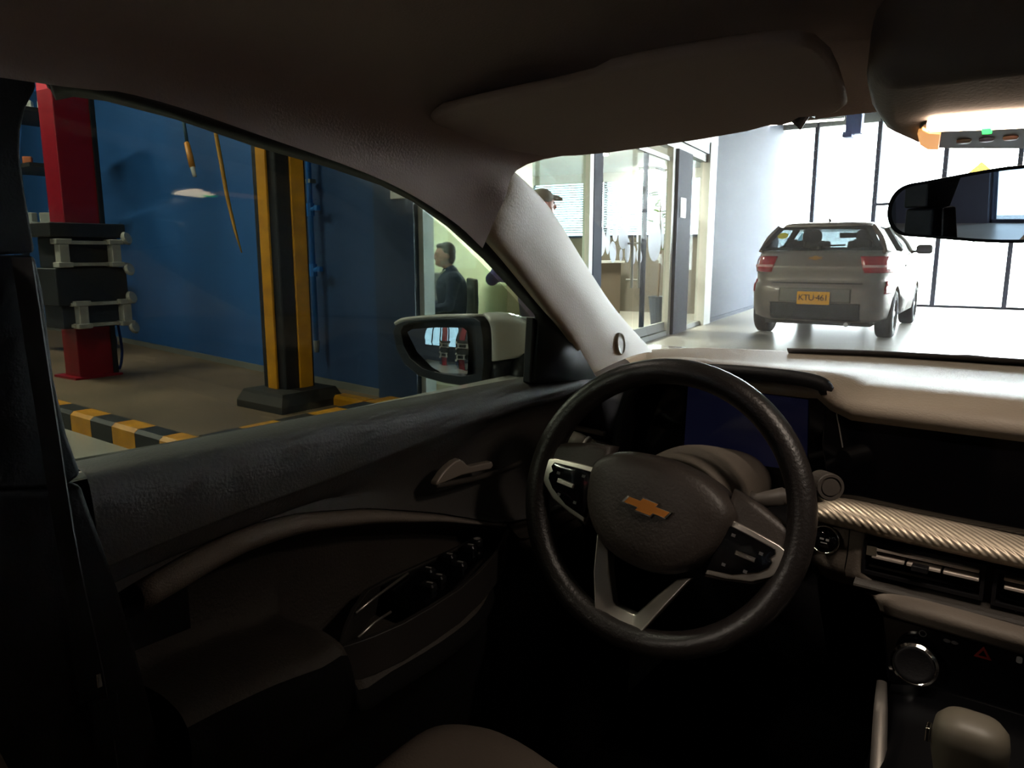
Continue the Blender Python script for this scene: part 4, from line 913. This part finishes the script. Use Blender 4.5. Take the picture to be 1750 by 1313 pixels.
# climate panel
cl0 = P(1512, 1054, Y=.972); cl1 = P(1522, 1162, Y=.972)
cp_ = add('climate_panel', slab([(-.168, .972, .705), (-.153, .972, .615), (.12, .972, .615), (.12, .972, .705)], (0, .03, 0)), M_gloss, db, bevel=.004)
kq = P(1563, 1137, Y=.955); kM = frame((kq.x, .97, kq.z), (1, 0, 0), (0, .1, 1))
kn = add('control_knob', lathe([(.024, 0), (.024, .016), (.0215, .02), (.018, .018), (.002, .018)], kM, 28), M_black, cp_, smooth=True, label='round climate knob with a knurled chrome crown')
nr = [(.0245, .010), (.0262, .012), (.0262, .018), (.0235, .0205), (.0225, .020)]
add('chrome_crown', lathe(nr, kM, 60, caps=False), M_chrome, kn)
def icon(nm_, g, m): return add(nm_, g, m, cp_)
M_icon = mat('icon_grey', '#4a4749', .5)
Mi = Matrix(((1, 0, 0, 0), (0, 0, -1, .9715), (0, 1, 0, 0), (0, 0, 0, 1)))
q = P(1577, 1083, Y=.9715); icon('power_icon', ring_prism(oval(.0042, .0042, 16, (q.x, q.z)), oval(.0034, .0034, 16, (q.x, q.z)), 0, .0006, Mi), M_icon)
q = P(1625, 1097, Y=.9715); icon('fan_icon', join(prism(oval(.004, .0022, 10, (q.x-.004, q.z)), 0, .0006, Mi), prism(oval(.004, .0022, 10, (q.x+.004, q.z)), 0, .0006, Mi)), M_icon)
q = P(1680, 1117, Y=.9715); icon('hazard_button', ring_prism([(q.x-.009, q.z-.006), (q.x+.009, q.z-.006), (q.x, q.z+.009)], [(q.x-.0045, q.z-.0035), (q.x+.0045, q.z-.0035), (q.x, q.z+.004)], 0, .0008, Mi), mat('hazard_red', '#7a1c16', .5))
q = P(1742, 1128, Y=.9715); icon('defrost_icon', prism(rrect(.006, .008, .002, 3, (q.x, q.z)), 0, .0006, Mi), mat('icon_pale', '#b0aeb0', .5))
add('lower_dash', loft([[(-.66, 1.10, .80), (-.66, 1.06, .70), (-.64, 1.12, .55), (-.62, 1.3, .4)], [(-.45, 1.06, .80), (-.45, 1.0, .70), (-.45, 1.08, .55), (-.45, 1.3, .4)], [(-.26, 1.05, .80), (-.25, 1.0, .70), (-.24, 1.08, .55), (-.24, 1.3, .4)]], 4, 4), M_black, db, smooth=True, solid=.01)
add('dash_side', loft([[(-.72, 1.10, .925), (-.72, 1.09, .86), (-.72, 1.11, .80)], [(-.64, 1.085, .925), (-.64, 1.075, .86), (-.64, 1.10, .80)], [(-.565, 1.06, .925), (-.565, 1.05, .86), (-.565, 1.07, .80)]], 4, 4), mat('slate_fascia', '#2e3036', .55, spec=.3), db, smooth=True, solid=.01)
# side vent with two bright slats
sv = add('air_vent', cbox((-.672, 1.068, .835), (.115, .02, .05)), M_gloss, db, bevel=.006, label='side air vent with bright slats beside the door')
for (x0, y0), (x1, y1), h in (((979, 729), (1031, 740), 7), ((1016, 752), (1039, 759), 8)):
    a, b = P(x0, y0, Y=1.05), P(x1, y1, Y=1.05); add('chrome_slat', obox(a, b-a, (0, 0, -.006*h/7), (0, .012, 0)), M_satin, sv, bevel=.001)
add('vent_tab', obox(P(996, 752, Y=1.045), P(1015, 752, Y=1.045)-P(996, 752, Y=1.045), (0, 0, -.006), (0, .01, 0)), M_satin, sv, bevel=.001)

# ---- steering wheel
wc = Vector((-.402, .817, .843)); tl_, yw = .292, .13
n0 = Vector((math.sin(yw)*math.cos(tl_), -math.cos(yw)*math.cos(tl_), math.sin(tl_))); u0 = Vector((math.cos(yw), math.sin(yw), 0)); v0 = n0.cross(u0)
ro = R(-11.6); wu = u0*math.cos(ro)+v0*math.sin(ro); wv_ = v0*math.cos(ro)-u0*math.sin(ro)
SW = frame(wc, wu, wv_)
sw = thing('steering_wheel', 'dark leather three spoke steering wheel with silver accents and gold emblem', 'steering wheel', tuple(wc))
rr = .0165; RM = .185-rr
rp = []
for k in range(72):
    a = 2*math.pi*k/72; rp.append(SW @ Vector((RM*math.cos(a), RM*math.sin(a), 0)))
add('rim', tube(rp, rr, 16, closed=True, flat=1.08, up=n0), M_leather, sw, smooth=True)
hubo = [(-.095, .008), (-.092, .026), (-.074, .042), (-.045, .053), (0, .058), (.045, .053), (.074, .042), (.092, .026), (.095, .008), (.088, -.026), (.068, -.056), (.038, -.076), (0, -.082), (-.038, -.076), (-.068, -.056), (-.088, -.026)]
hubo = [(p.x, p.y) for p in cr([(x, y, 0) for x, y in hubo+hubo[:1]], 3)[:-1]]
add('airbag_cover', dome(hubo, [(1, -.03), (1, .004), (.985, .015), (.93, .0265), (.85, .032), (.6, .0355), (.3, .037), (.05, .0375)], SW), mat('airbag_vinyl', '#3a332f', .5, bump=(260, .3)), sw, smooth=True)
for s in (-1, 1):
    sp_ = [(.080, .050), (.11, .044), (.14, .034), (.172, .022), (.176, -.004), (.160, -.03), (.135, -.048), (.08, -.062)]
    add('spoke', dome([(s*x, y) for x, y in sp_], [(1, -.02), (1, -.004), (.95, .006), (.8, .008)], SW, c=(s*.125, -.005)), MATS['airbag_vinyl'], sw, smooth=True)
    bo_ = [(.088, .016), (.120, .0125), (.150, .008), (.1625, .003), (.1665, -.004), (.163, -.016), (.152, -.030), (.134, -.043), (.105, -.052), (.082, -.056)]
    pi_ = [(.088, .0095), (.118, .0065), (.147, .003), (.1495, -.003), (.145, -.0085), (.149, -.013), (.1475, -.020), (.138, -.030), (.112, -.044), (.082, -.050)]
    add('silver_bezel', dome([(s*x, y) for x, y in bo_], [(1, .002), (1, .0095), (.985, .012), (.9, .0125)], SW, c=(s*.12, -.02)), M_satin, sw, smooth=False, bevel=.001)
    sp2 = add('switch_pad', dome([(s*x, y) for x, y in pi_], [(1, .006), (1, .0145), (.97, .0165), (.8, .0175)], SW, c=(s*.12, -.02)), M_gloss, sw, bevel=.0008)
    add('toggle', xf(cbox((s*.120, -.017, .0195), (.024, .006, .005)), SW), M_chrome if s > 0 else M_satin, sp2, bevel=.001)
    for bx, by in ((.1, .0), (.135, -.008), (.1, -.036), (.125, -.034)): add('pad_mark', xf(cbox((s*bx, by, .0178), (.0045, .0035, .0008)), SW), M_icon, sp2)
Vout = [(-.062, -.062), (-.050, -.110), (-.030, -.160), (-.022, -.167), (.022, -.167), (.030, -.160), (.050, -.110), (.068, -.068)]
Vin = [(-.043, -.078), (-.0335, -.105), (-.0165, -.137), (-.012, -.140), (.012, -.140), (.0165, -.137), (.0335, -.105), (.050, -.078)]
def vstrip(o, i, d0, d1, dd):
    n = len(o); V = []
    for pts, z in ((o, d0), (o, d1), (i, d1-dd), (i, d0-dd)): V += [SW @ Vector((p[0], p[1], z)) for p in pts]
    Fc = []
    for k in range(n-1):
        for a in range(4): b = (a+1) % 4; Fc.append((a*n+k, a*n+k+1, b*n+k+1, b*n+k))
    Fc += [(0, n, 2*n, 3*n), (n-1, 4*n-1, 3*n-1, 2*n-1)]
    return V, Fc
add('lower_spoke', vstrip(Vout, Vin, -.012, .010, .012), M_satin, sw, bevel=.003, label='silver open lower spoke')
eM = SW @ Matrix.Translation((-.001, -.004, .0375)); es = .053
eb = add('emblem', dome([(x*es*1.1, y*es*1.16) for x, y in BOWTIE], [(1, -.004), (1, .0025), (.95, .0035)], eM), M_chrome, sw, label='chrome edged gold emblem')
add('emblem_face', prism([(x*es*.97, y*es*.9) for x, y in BOWTIE], .0034, .0042, eM), mat('emblem_gold', '#c47a2c', .35, .4), eb)
# column shroud and stalks
scol = thing('steering_column', 'grey steering column shroud behind the wheel', 'steering column', (-.40, .92, .80))
add('shroud', loft([[(-.47, .865, .79), (-.468, .862, .85), (-.44, .86, .882), (-.40, .86, .892), (-.36, .86, .882), (-.332, .862, .85), (-.33, .865, .79)], [(-.475, .94, .78), (-.472, .94, .845), (-.44, .94, .88), (-.40, .94, .89), (-.36, .94, .88), (-.328, .94, .845), (-.325, .94, .78)], [(-.46, 1.05, .79), (-.46, 1.05, .83), (-.44, 1.05, .855), (-.40, 1.05, .862), (-.36, 1.05, .855), (-.34, 1.05, .83), (-.34, 1.05, .79)]], 4, 4), mat('brown_grey_plastic', '#6a6158', .6), scol, smooth=True, solid=.006)
M_stalk = mat('stalk_plastic', '#4a443f', .5, spec=.4)
a, b = P(1405, 840, Y=.93), P(1421, 833, Y=.915)
wst_ = thing('wiper_stalk', 'dark control stalk with a round ringed end cap sticking out past the wheel rim', 'stalk', tuple(P(1330, 850, Y=.93)))
pth = [Vector((-.345, .93, .845)), P(1290, 857, Y=.93), P(1340, 848, Y=.93), P(1341, 848, Y=.93), P(1400, 840, Y=.925)]
add('lever', tube(pth, [.010, .0105, .0115, .0095, .0135], 14), M_stalk, wst_, smooth=True)
ax = Vector((.55, -.82, .12)).normalized(); au = ax.cross(Vector((0, 0, 1))).normalized(); cM = frame(P(1419, 833, Y=.912), au, au.cross(ax)*-1)
if (cM.to_3x3() @ Vector((0, 0, 1))).dot(ax) < 0: cM = frame(P(1419, 833, Y=.912), -au, au.cross(ax)*-1)
ec = add('end_cap', lathe([(.0155, -.034), (.0165, -.008), (.0165, .0), (.0155, .002), (.0125, .002), (.0118, .0), (.0108, .0), (.0102, .0018), (.001, .002)], cM, 26), M_stalk, wst_, smooth=False)
ts_ = thing('turn_stalk', 'dark indicator stalk poking out at the door side of the wheel', 'stalk', tuple(P(1000, 762, Y=.93)))
add('lever', tube([Vector((-.455, .93, .845)), P(1030, 778, Y=.93), P(1005, 764, Y=.93)], [.009, .010, .013], 12), M_stalk, ts_, smooth=True)
add('twist_end', tube([P(1006, 765, Y=.93), P(985, 755, Y=.925), P(975, 750, Y=.922)], [.0135, .0145, .013], 16), mat('stalk_end', '#7d756c', .45), ts_, smooth=True)
add('twist_ring', tube([P(1003, 763, Y=.9295), P(999, 761, Y=.929)], .0152, 16), M_satin, ts_, smooth=True)

# ---- driver's door
dr = thing('driver_door_trim', 'charcoal inner door trim with armrest, window switches and silver handle', 'door', (-.66, .7, .25))
dr['kind'] = 'thing'
def itp(tab, x):
    if x <= tab[0][0]: return tab[0][1]
    for (a, b), (c, d) in zip(tab[:-1], tab[1:]):
        if x <= c:
            t = (x-a)/(c-a); return b+(d-b)*t
    return tab[-1][1]
def sitp(tab, x):
    return sum(itp(tab, x+k*.012)*w_ for k, w_ in ((-2, .1), (-1, .2), (0, .4), (1, .2), (2, .1)))
ACC = [(.25, .842), (.303, .857), (.349, .868), (.407, .876), (.478, .871), (.58, .848), (.704, .806), (.844, .749), (.95, .73), (1.3, .72)]
CRE = [(.25, .885), (.296, .891), (.395, .899), (.512, .904), (.641, .914), (.755, .924), (.99, .924), (1.3, .935)]
BEL = [(.2, .972), (.5, .967), (.95, .957), (1.05, .958), (1.3, .96)]
def prof(pts, n): return cr([Vector((x, 0, z)) for x, z in pts], n)
rows = []
for i in range(61):
    Y = .262+(1.22-.262)*i/60; b, c, a = sitp(BEL, Y), sitp(CRE, Y), sitp(ACC, Y)
    if Y < .30: a = max(a, .857-(Y-.30)*-.4)
    fade = smooth(.35, .8, Y)
    r = prof([(-.712, b-.002), (-.700, b+.001), (-.672, b), (-.655, b-.012), (-.649-.002*fade, c+.008), (-.652-.003*fade, c-.002), (-.668-.006*fade, c-.024), (-.683, (c+a)/2-.012), (-.680, a+.012), (-.672, a)], 4)
    for p in r:
        p.y = Y
        e = ((Y-.825)/.105)**2+((p.z-.878-(Y-.825)*.25)/.030)**2
        p.x -= .030*math.exp(-e*1.3) if p.z < c+.01 else 0
    rows.append(r)
add('upper_panel', sheet(rows), M_door, dr, smooth=True)
def accw(Y): return itp([(.28, .024), (.34, .026), (.45, .020), (.58, .016), (.70, .010), (.80, .005), (.844, .002)], Y)
rows = []
for i in range(41):
    Y = .300+(.844-.300)*i/40; a, w2 = sitp(ACC, Y)-.0015, accw(Y)
    rows.append([(-.676, Y, a), (-.664, Y, a-.002), (-.657, Y, a-w2*.5), (-.662, Y, a-w2), (-.680, Y, a-w2-.002)])
add('accent_strip', sheet(rows), mat('textured_accent', '#8a8078', .5, bump=(500, .5)), dr, smooth=True, solid=.004, off=-1, label='pale textured accent strip')
TOP = .757
rows = []
ys = [.292, .33, .38, .43, .462, .474, .52, .60, .68, .75, .80, .84, .88, .95, 1.1, 1.25]
for Y in ys:
    a = sitp(ACC, Y)-accw(Y)-.001 if Y < .86 else sitp(ACC, Y)
    inpod = .47 < Y < .83
    out = -.572-.012*smooth(.55, .30, Y) if Y < .62 else -.572-.085*smooth(.62, .88, Y)
    tp = (.708 if inpod else TOP-.004*smooth(.3, .46, Y)) if Y < .86 else sitp(ACC, Y)-.03
    if Y < .42: tp += .004
    rec = -.700 if Y < .8 else -.700+.02*smooth(.8, .9, Y)
    hi = max(tp+.02, min(a-.03, .80))
    r = [(-.682, Y, a), (rec, Y, a-.014 if a-.014 > hi else (a+hi)/2), (rec-.002, Y, hi), (-.690, Y, tp+.008), (-.672, Y, tp), ((-.672+out)/2, Y, tp+(.003 if not inpod else 0)), (out-.014, Y, tp-.002), (out-.002, Y, tp-.012), (out+.002, Y, tp-.035), (out-.012, Y, .66), (-.628, Y, .60), (-.655, Y, .48), (-.66, Y, .22)]
    rows.append(r)
add('armrest', loft([r[:8] for r in rows], 3, 3), M_doord, dr, smooth=True)
add('lower_panel', loft([r[7:] for r in rows], 3, 3), mat('shaded_lower_door', '#131212', .8, bump=(300, .4), spec=.15), dr, smooth=True)  # near-black colour puts the shade below the armrest into the panel
# switch pod
PZ = .745
po = [(577, 1108), (586, 1072), (600, 1040), (622, 1008), (660, 987), (710, 965), (770, 938), (820, 914), (866, 896), (864, 915), (850, 944), (822, 976), (785, 1008), (740, 1037), (690, 1066), (640, 1088), (600, 1102)]
pol = [P(x, y, Z=PZ) for x, y in po]; pcx = sum((p for p in pol), Vector())/len(pol)
o2 = [(p.x, p.y) for p in pol]; i2 = [(pcx.x+(p.x-pcx.x)*.87, pcx.y+(p.y-pcx.y)*.94) for p in pol]
pod = add('switch_pod', ring_prism(o2, i2, PZ-.045, PZ), mat('pod_plastic', '#2c2927', .45, spec=.4), dr, bevel=.002)
cut_y = P(735, 1000, Z=PZ).y
sel = [p for p in i2]
# switch plate covers the forward part of the pod, the rear stays open as the pull cup
def clip(poly, y0):
    o = []
    for (a, b) in zip(poly, poly[1:]+poly[:1]):
        ia, ib = a[1] >= y0, b[1] >= y0
        if ia: o.append(a)
        if ia != ib: t = (y0-a[1])/(b[1]-a[1]); o.append((a[0]+(b[0]-a[0])*t, y0))
    return o
swp = add('switch_plate', prism(clip(i2, cut_y-.035), PZ-.02, PZ-.003), M_gloss, pod)
add('cup_edge', tube([P(608, 1048, Z=PZ), P(640, 1022, Z=PZ), P(697, 980, Z=PZ)], .0018, 6), M_satin, pod, smooth=True)
add('cup_edge', tube([P(612, 1090, Z=PZ-.006), P(640, 1064, Z=PZ-.006), P(668, 1046, Z=PZ-.006)], .0016, 6), M_satin, pod, smooth=True)
M_sw = mat('switch_black', '#1a1a1c', .35)
for x, y in ((730, 978), (748, 990), (732, 1004), (766, 954), (784, 968), (802, 938)):
    q = P(x, y, Z=PZ); s_ = add('window_switch', xf(dome(rrect(.020, .013, .003, 3), [(1, -.004), (1, .003), (.8, .006)]), Matrix.Translation(q) @ Matrix.Rotation(R(15), 4, 'Z')), M_sw, dr)
    add('switch_icon', xf(cbox((0.002, 0, .0066), (.008, .0035, .0008)), Matrix.Translation(q) @ Matrix.Rotation(R(15), 4, 'Z')), mat('icon_light', '#8d8a88', .5), s_)
q = P(815, 930, Z=PZ); kn2 = add('mirror_knob', lathe([(.0085, -.004), (.0085, .006), (.007, .008), (.001, .008)], Matrix.Translation(q), 16), M_sw, dr, smooth=True)
add('knob_icon', lathe([(.005, .008), (.005, .0086), (.001, .0086)], Matrix.Translation(q), 12), mat('icon_light', '#8d8a88', .5), kn2)
# pull handle
ho = [(746, 831), (747, 824), (757, 809), (768, 797), (778, 789), (787, 785), (793, 788), (799, 795), (805, 797), (842, 789), (844, 796), (840, 802), (812, 808), (790, 813), (766, 823)]
add('door_handle', slab([P(x, y, X=-.646) for x, y in ho], (-.012, 0, 0)), mat('silver_paint', '#b8ada2', .42, .25), dr, bevel=.003, seg=3, label='silver door handle')
add('handle_edge', tube(cr([P(745, 830, X=-.65), P(770, 826, X=-.652), P(810, 818, X=-.66), P(850, 806, X=-.668), P(890, 790, X=-.672)], 4), .004, 8), mat('cup_rim', '#57524e', .5), dr, smooth=True)
# window frame, sail panel, glass, film
fo = [(78, 116), (120, 116), (180, 130), (300, 168), (440, 214), (560, 248), (640, 276), (700, 308), (768, 356), (831, 396), (862, 428), (900, 474), (940, 526), (975, 580), (1012, 645)]
fi = [(82, 146), (118, 139), (180, 147), (300, 180), (440, 231), (560, 267), (652, 299), (709, 328), (767, 373), (828, 432), (852, 458), (886, 494), (914, 526), (918, 546), (908, 652)]
wf = add('window_frame', ([P(x, y, X=-.635) for x, y in fo]+[P(x, y, X=-.66) for x, y in fi], [(k, k+1, len(fo)+k+1, len(fo)+k) for k in range(len(fo)-1)]), M_rub, dr, smooth=True, solid=.012, off=-1)
add('seal_strip', tube(cr([P(x, y, X=-.655) for x, y in fi[:-1]], 3), .003, 6), mat('seal_grey', '#2a2a2e', .5), dr, smooth=True)
add('frame_glint', tube(cr([P(x, y, X=-.645) for x, y in ((790, 382), (855, 444), (908, 500), (950, 544), (998, 598))], 3), .0022, 6), mat('frame_glint_grey', '#4a4648', .45), dr, smooth=True)  # paler bead paints a highlight along the black window frame
add('sail_panel', slab([P(912, 541, X=-.66), P(1012, 600, X=-.64), P(1012, 648, X=-.64), P(906, 656, X=-.66)], (-.015, 0, 0)), M_rub, dr, bevel=.003)
add('sill_seal', tube([P(100, 801, X=-.704), P(290, 766, X=-.704), P(500, 727, X=-.704), P(680, 697, X=-.704), P(908, 655, X=-.704)], .006, 8), M_rub, dr, smooth=True)
gx = [(-40, 60), (180, 100), (440, 190), (640, 270), (770, 360), (880, 480), (940, 570), (930, 680), (680, 720), (290, 790), (0, 850)]
add('window_glass', slab([P(x, y, X=-.70) for x, y in gx], (-.004, 0, 0)), M_door_glass, dr)
fx_ = [(40, 160), (105, 146), (180, 156), (300, 192), (440, 246), (560, 282), (647, 314), (703, 344), (760, 389), (820, 447), (845, 473), (878, 508), (904, 538), (910, 556), (914, 604), (925, 690), (680, 720), (290, 790), (0, 850)]
add('tint_film', ([P(x, y, X=-.698) for x, y in fx_], [tuple(range(len(fx_)))]), M_film, dr)

# ---- outer door mirror
dm = thing('wing_mirror', 'black outer door mirror with a white cap showing red lift posts', 'mirror', tuple(P(830, 650, Y=1.05)))
bz = [(671, 566), (676, 554), (690, 548), (740, 543), (815, 541), (826, 548), (831, 575), (832, 622), (828, 658), (800, 662), (760, 656), (716, 644), (690, 622), (677, 596)]
yb_ = 1.0
front = [P(x, y, Y=yb_) for x, y in bz]; ctr = sum(front, Vector())/len(front)
gi = [(694, 568), (702, 563), (745, 560), (790, 560), (797, 566), (800, 600), (798, 638), (790, 645), (762, 642), (738, 628), (712, 602)]
dmv = Vector((.05, .15, -.004))
lay = [(.96, Vector((0, -.004, 0))), (1, Vector((0, .004, 0))), (1.0, dmv*.5), (.93, dmv*.8), (.75, dmv)]
V = [ctr+(p-ctr)*s+d for s, d in lay for p in front]; n = len(front)
inn = [ctr+(p-ctr)*.80+Vector((.002, -.004, .006)) for p in front]; V += inn; V += [p+Vector((0, .03, 0)) for p in inn]
Fc = [(i*n+k, i*n+(k+1) % n, (i+1)*n+(k+1) % n, (i+1)*n+k) for i in range(len(lay)-1) for k in range(n)]
Fc += [tuple((len(lay)-1)*n+k for k in range(n))]
L5, L6 = len(lay)*n, (len(lay)+1)*n
Fc += [(k, (k+1) % n, L5+(k+1) % n, L5+k) for k in range(n)]+[(L5+k, L5+(k+1) % n, L6+(k+1) % n, L6+k) for k in range(n)]+[tuple(L6+k for k in range(n))]
add('housing', (V, Fc), mat('mirror_black', '#15161b', .4, spec=.5), dm, smooth=False, bevel=.006)
gm = P(750, 600, Y=1.0)
dcam = (CAM-gm).normalized(); rdir = Vector((-.24, -.97, -.015)).normalized(); gn = (dcam+rdir).normalized()
gp = [(a+b)/2 if k else a for a, b in zip([P(x, y, pl=(gm, gn)) for x, y in gi], [P(x, y, pl=(gm, gn)) for x, y in gi[1:]+gi[:1]]) for k in (0, 1)]
gc = sum(gp, Vector())/len(gp); V = [gc]; ng = len(gp)
for i in range(1, 9):
    for p in gp:
        q = gc+(p-gc)*i/8; V.append(q-gn*((q-gc).length_squared/(2*.75)))
Fc = [(0, 1+k, 1+(k+1) % ng) for k in range(ng)]+[(1+i*ng+k, 1+i*ng+(k+1) % ng, 1+(i+1)*ng+(k+1) % ng, 1+(i+1)*ng+k) for i in range(7) for k in range(ng)]
add('mirror_glass', (V, Fc), mat('outer_mirror_silver', '#dfe4ea', .0, 1), dm, smooth=True)
def capp(x, y, t, o=.007): return P(x, y, Y=1.0)+dmv*t+Vector((o, -.002, 0))
cr_ = [[capp(816, 541, t, .002)+Vector((0, .01, .004)), capp(828, 547, t, .006), capp(832, 562, t), capp(833.5, 590, t), capp(833.5, 617-9*t, t)] for t in (.03, .30, .58)]
cr_[2] = [p+Vector((-.006, 0, -.008 if k < 2 else 0)) for k, p in enumerate(cr_[2])]
add('cap', loft(cr_, 4, 4), M_body, dm, smooth=True, solid=.005, label='white painted mirror cap')
add('cap_rim', tube(cr([P(676, 553, Y=1.01), P(692, 546, Y=1.01), P(750, 541, Y=1.01), P(815, 540, Y=1.01), P(868, 543, Y=1.11), P(900, 550, Y=1.19)], 4), .004, 6), M_body, dm, smooth=True)
add('foot', loft([[P(833, 618, Y=1.01), P(832, 655, Y=1.01), P(826, 662, Y=1.02)], [P(875, 618, Y=1.1), P(872, 648, Y=1.08), P(868, 655, Y=1.08)], [P(912, 618, Y=1.1), P(910, 640, Y=1.05), P(908, 648, Y=1.05)]], 3, 3), mat('mirror_black', '#15161b', .4), dm, smooth=True, solid=.03, off=-1)

# ---- centre console, gear lever
ck = thing('centre_console', 'black centre console with a bright chrome side strip', 'console', (-.02, .7, .2))
add('body', loft([[(-.13, .98, .60), (-.13, .85, .56), (-.13, .55, .50), (-.13, -.1, .48)], [(-.115, .98, .612), (-.115, .85, .575), (-.115, .55, .52), (-.115, -.1, .50)], [(.115, .98, .612), (.115, .85, .575), (.115, .55, .52), (.115, -.1, .50)], [(.13, .98, .60), (.13, .85, .56), (.13, .55, .50), (.13, -.1, .48)]], 3, 3), mat('console_black', '#0b0b0d', .35, spec=.3), ck, smooth=True, solid=.03)
add('side', join(box((-.135, -.1, .2), (-.125, 1.0, .52)), box((.125, -.1, .2), (.135, 1.0, .52))), M_black, ck)
pa, pb_ = P(1507, 1166, Y=.955), P(1500, 1325, Z=.575)
mid = (pa+pb_)/2
add('chrome_strip', tube([pa, pa*.7+pb_*.3, mid, pb_, pb_+(pb_-pa)*.6], [.006, .008, .0085, .009, .009], 10, flat=.6), M_satin, ck, smooth=True, label='bright chrome strip along the console edge')
gl = thing('gear_lever', 'gear lever with a pale grey knob top standing on the console', 'gear lever', tuple(P(1660, 1330, Y=.74)))
kq2 = P(1655, 1290, Y=.74)
gM = Matrix.Translation(kq2)
add('knob', dome(rrect(.062, .05, .022, 5), [(.62, -.05), (.8, -.03), (.98, -.0), (1, .015), (.94, .027), (.75, .034), (.4, .037), (.05, .038)], gM), mat('lever_pale', '#5f594d', .5), gl, smooth=True)
add('collar', lathe([(.022, -.075), (.019, -.05), (.017, -.045)], gM, 18), M_chrome, gl, smooth=True)
add('button', xf(cbox((-.033, -.005, .012), (.004, .012, .014)), gM), M_chrome, gl, bevel=.001)
add('boot', dome(rrect(.11, .13, .04, 5), [(1, -.16), (.9, -.14), (.5, -.09), (.3, -.07)], gM), M_black, gl, smooth=True)

# ---- driver's seat and belt
st_ = thing('driver_chair', 'dark cloth driver seat with a rounded cushion front below the wheel', 'seat', (-.40, .4, .25))
F0 = [(-.64, .46), (-.628, .535), (-.585, .572), (-.52, .572), (-.40, .562), (-.27, .565), (-.205, .567), (-.165, .535), (-.15, .46)]
rows = []
for Y, dz, k in ((.10, -.05, .98), (.25, -.03, 1), (.42, -.006, 1), (.55, .0, 1), (.625, -.004, 1), (.675, -.03, .97), (.69, -.085, .94), (.675, -.15, .93)):
    rows.append([(-.395+(x+.395)*k, Y, z+dz+.006*math.sin(x*40+Y*23)) for x, z in F0])
add('cushion', loft(rows, 4, 4), M_seat, st_, smooth=True, solid=.03, off=-1)
rows = []
for z, yf, wd in ((.46, .12, .24), (.60, .115, .25), (.75, .09, .255), (.88, .05, .25), (1.0, .0, .235), (1.08, -.035, .20), (1.10, -.06, .17)):
    xc = -.41
    rows.append([(xc-wd-.005, yf-.14, z), (xc-wd-.012, yf-.02, z), (xc-wd+.02, yf+.065, z), (xc-wd*.62, yf+.01, z), (xc, yf-.03, z), (xc+wd*.62, yf-.015, z), (xc+wd-.03, yf+.0, z), (xc+wd, yf-.05, z), (xc+wd, yf-.14, z)])
add('backrest', loft(rows, 4, 4), M_seat, st_, smooth=True, solid=.03, off=1)
add('headrest', dome(rrect(.27, .17, .06, 5), [(.8, -.05), (1, -.03), (1, .03), (.8, .05)], frame((-.41, -.10, 1.20), (1, 0, 0), (0, -.15, 1))), M_seat, st_, smooth=True)
for s in (-.06, .06): add('headrest_post', tube([(-.41+s, -.075, 1.05), (-.41+s, -.09, 1.14)], .006, 8), M_chrome, st_)
bt = thing('seat_belt', 'dark seat belt webbing with a small glinting buckle tongue beside the seat', 'seat belt', tuple(P(172, 1180, X=-.60)))
path = [P(40, 440, X=-.607), P(80, 700, X=-.605), P(120, 950, X=-.603), P(165, 1160, X=-.60), P(190, 1320, X=-.598)]
V = []; 
for p in cr(path, 4): V += [p+Vector((-.006, -.005, 0)), p+Vector((.004, .004, 0))]
add('webbing', (V, [(2*i, 2*i+1, 2*i+3, 2*i+2) for i in range(len(V)//2-1)]), mat('belt_webbing', '#141416', .8), bt, solid=.002)
q = P(171, 1162, X=-.598)
add('buckle_tongue', cbox(q, (.003, .006, .012)), M_chrome, bt, bevel=.001)
add('buckle', cbox(q+Vector((-.002, 0, -.035)), (.012, .024, .04)), M_pil, bt, bevel=.004)
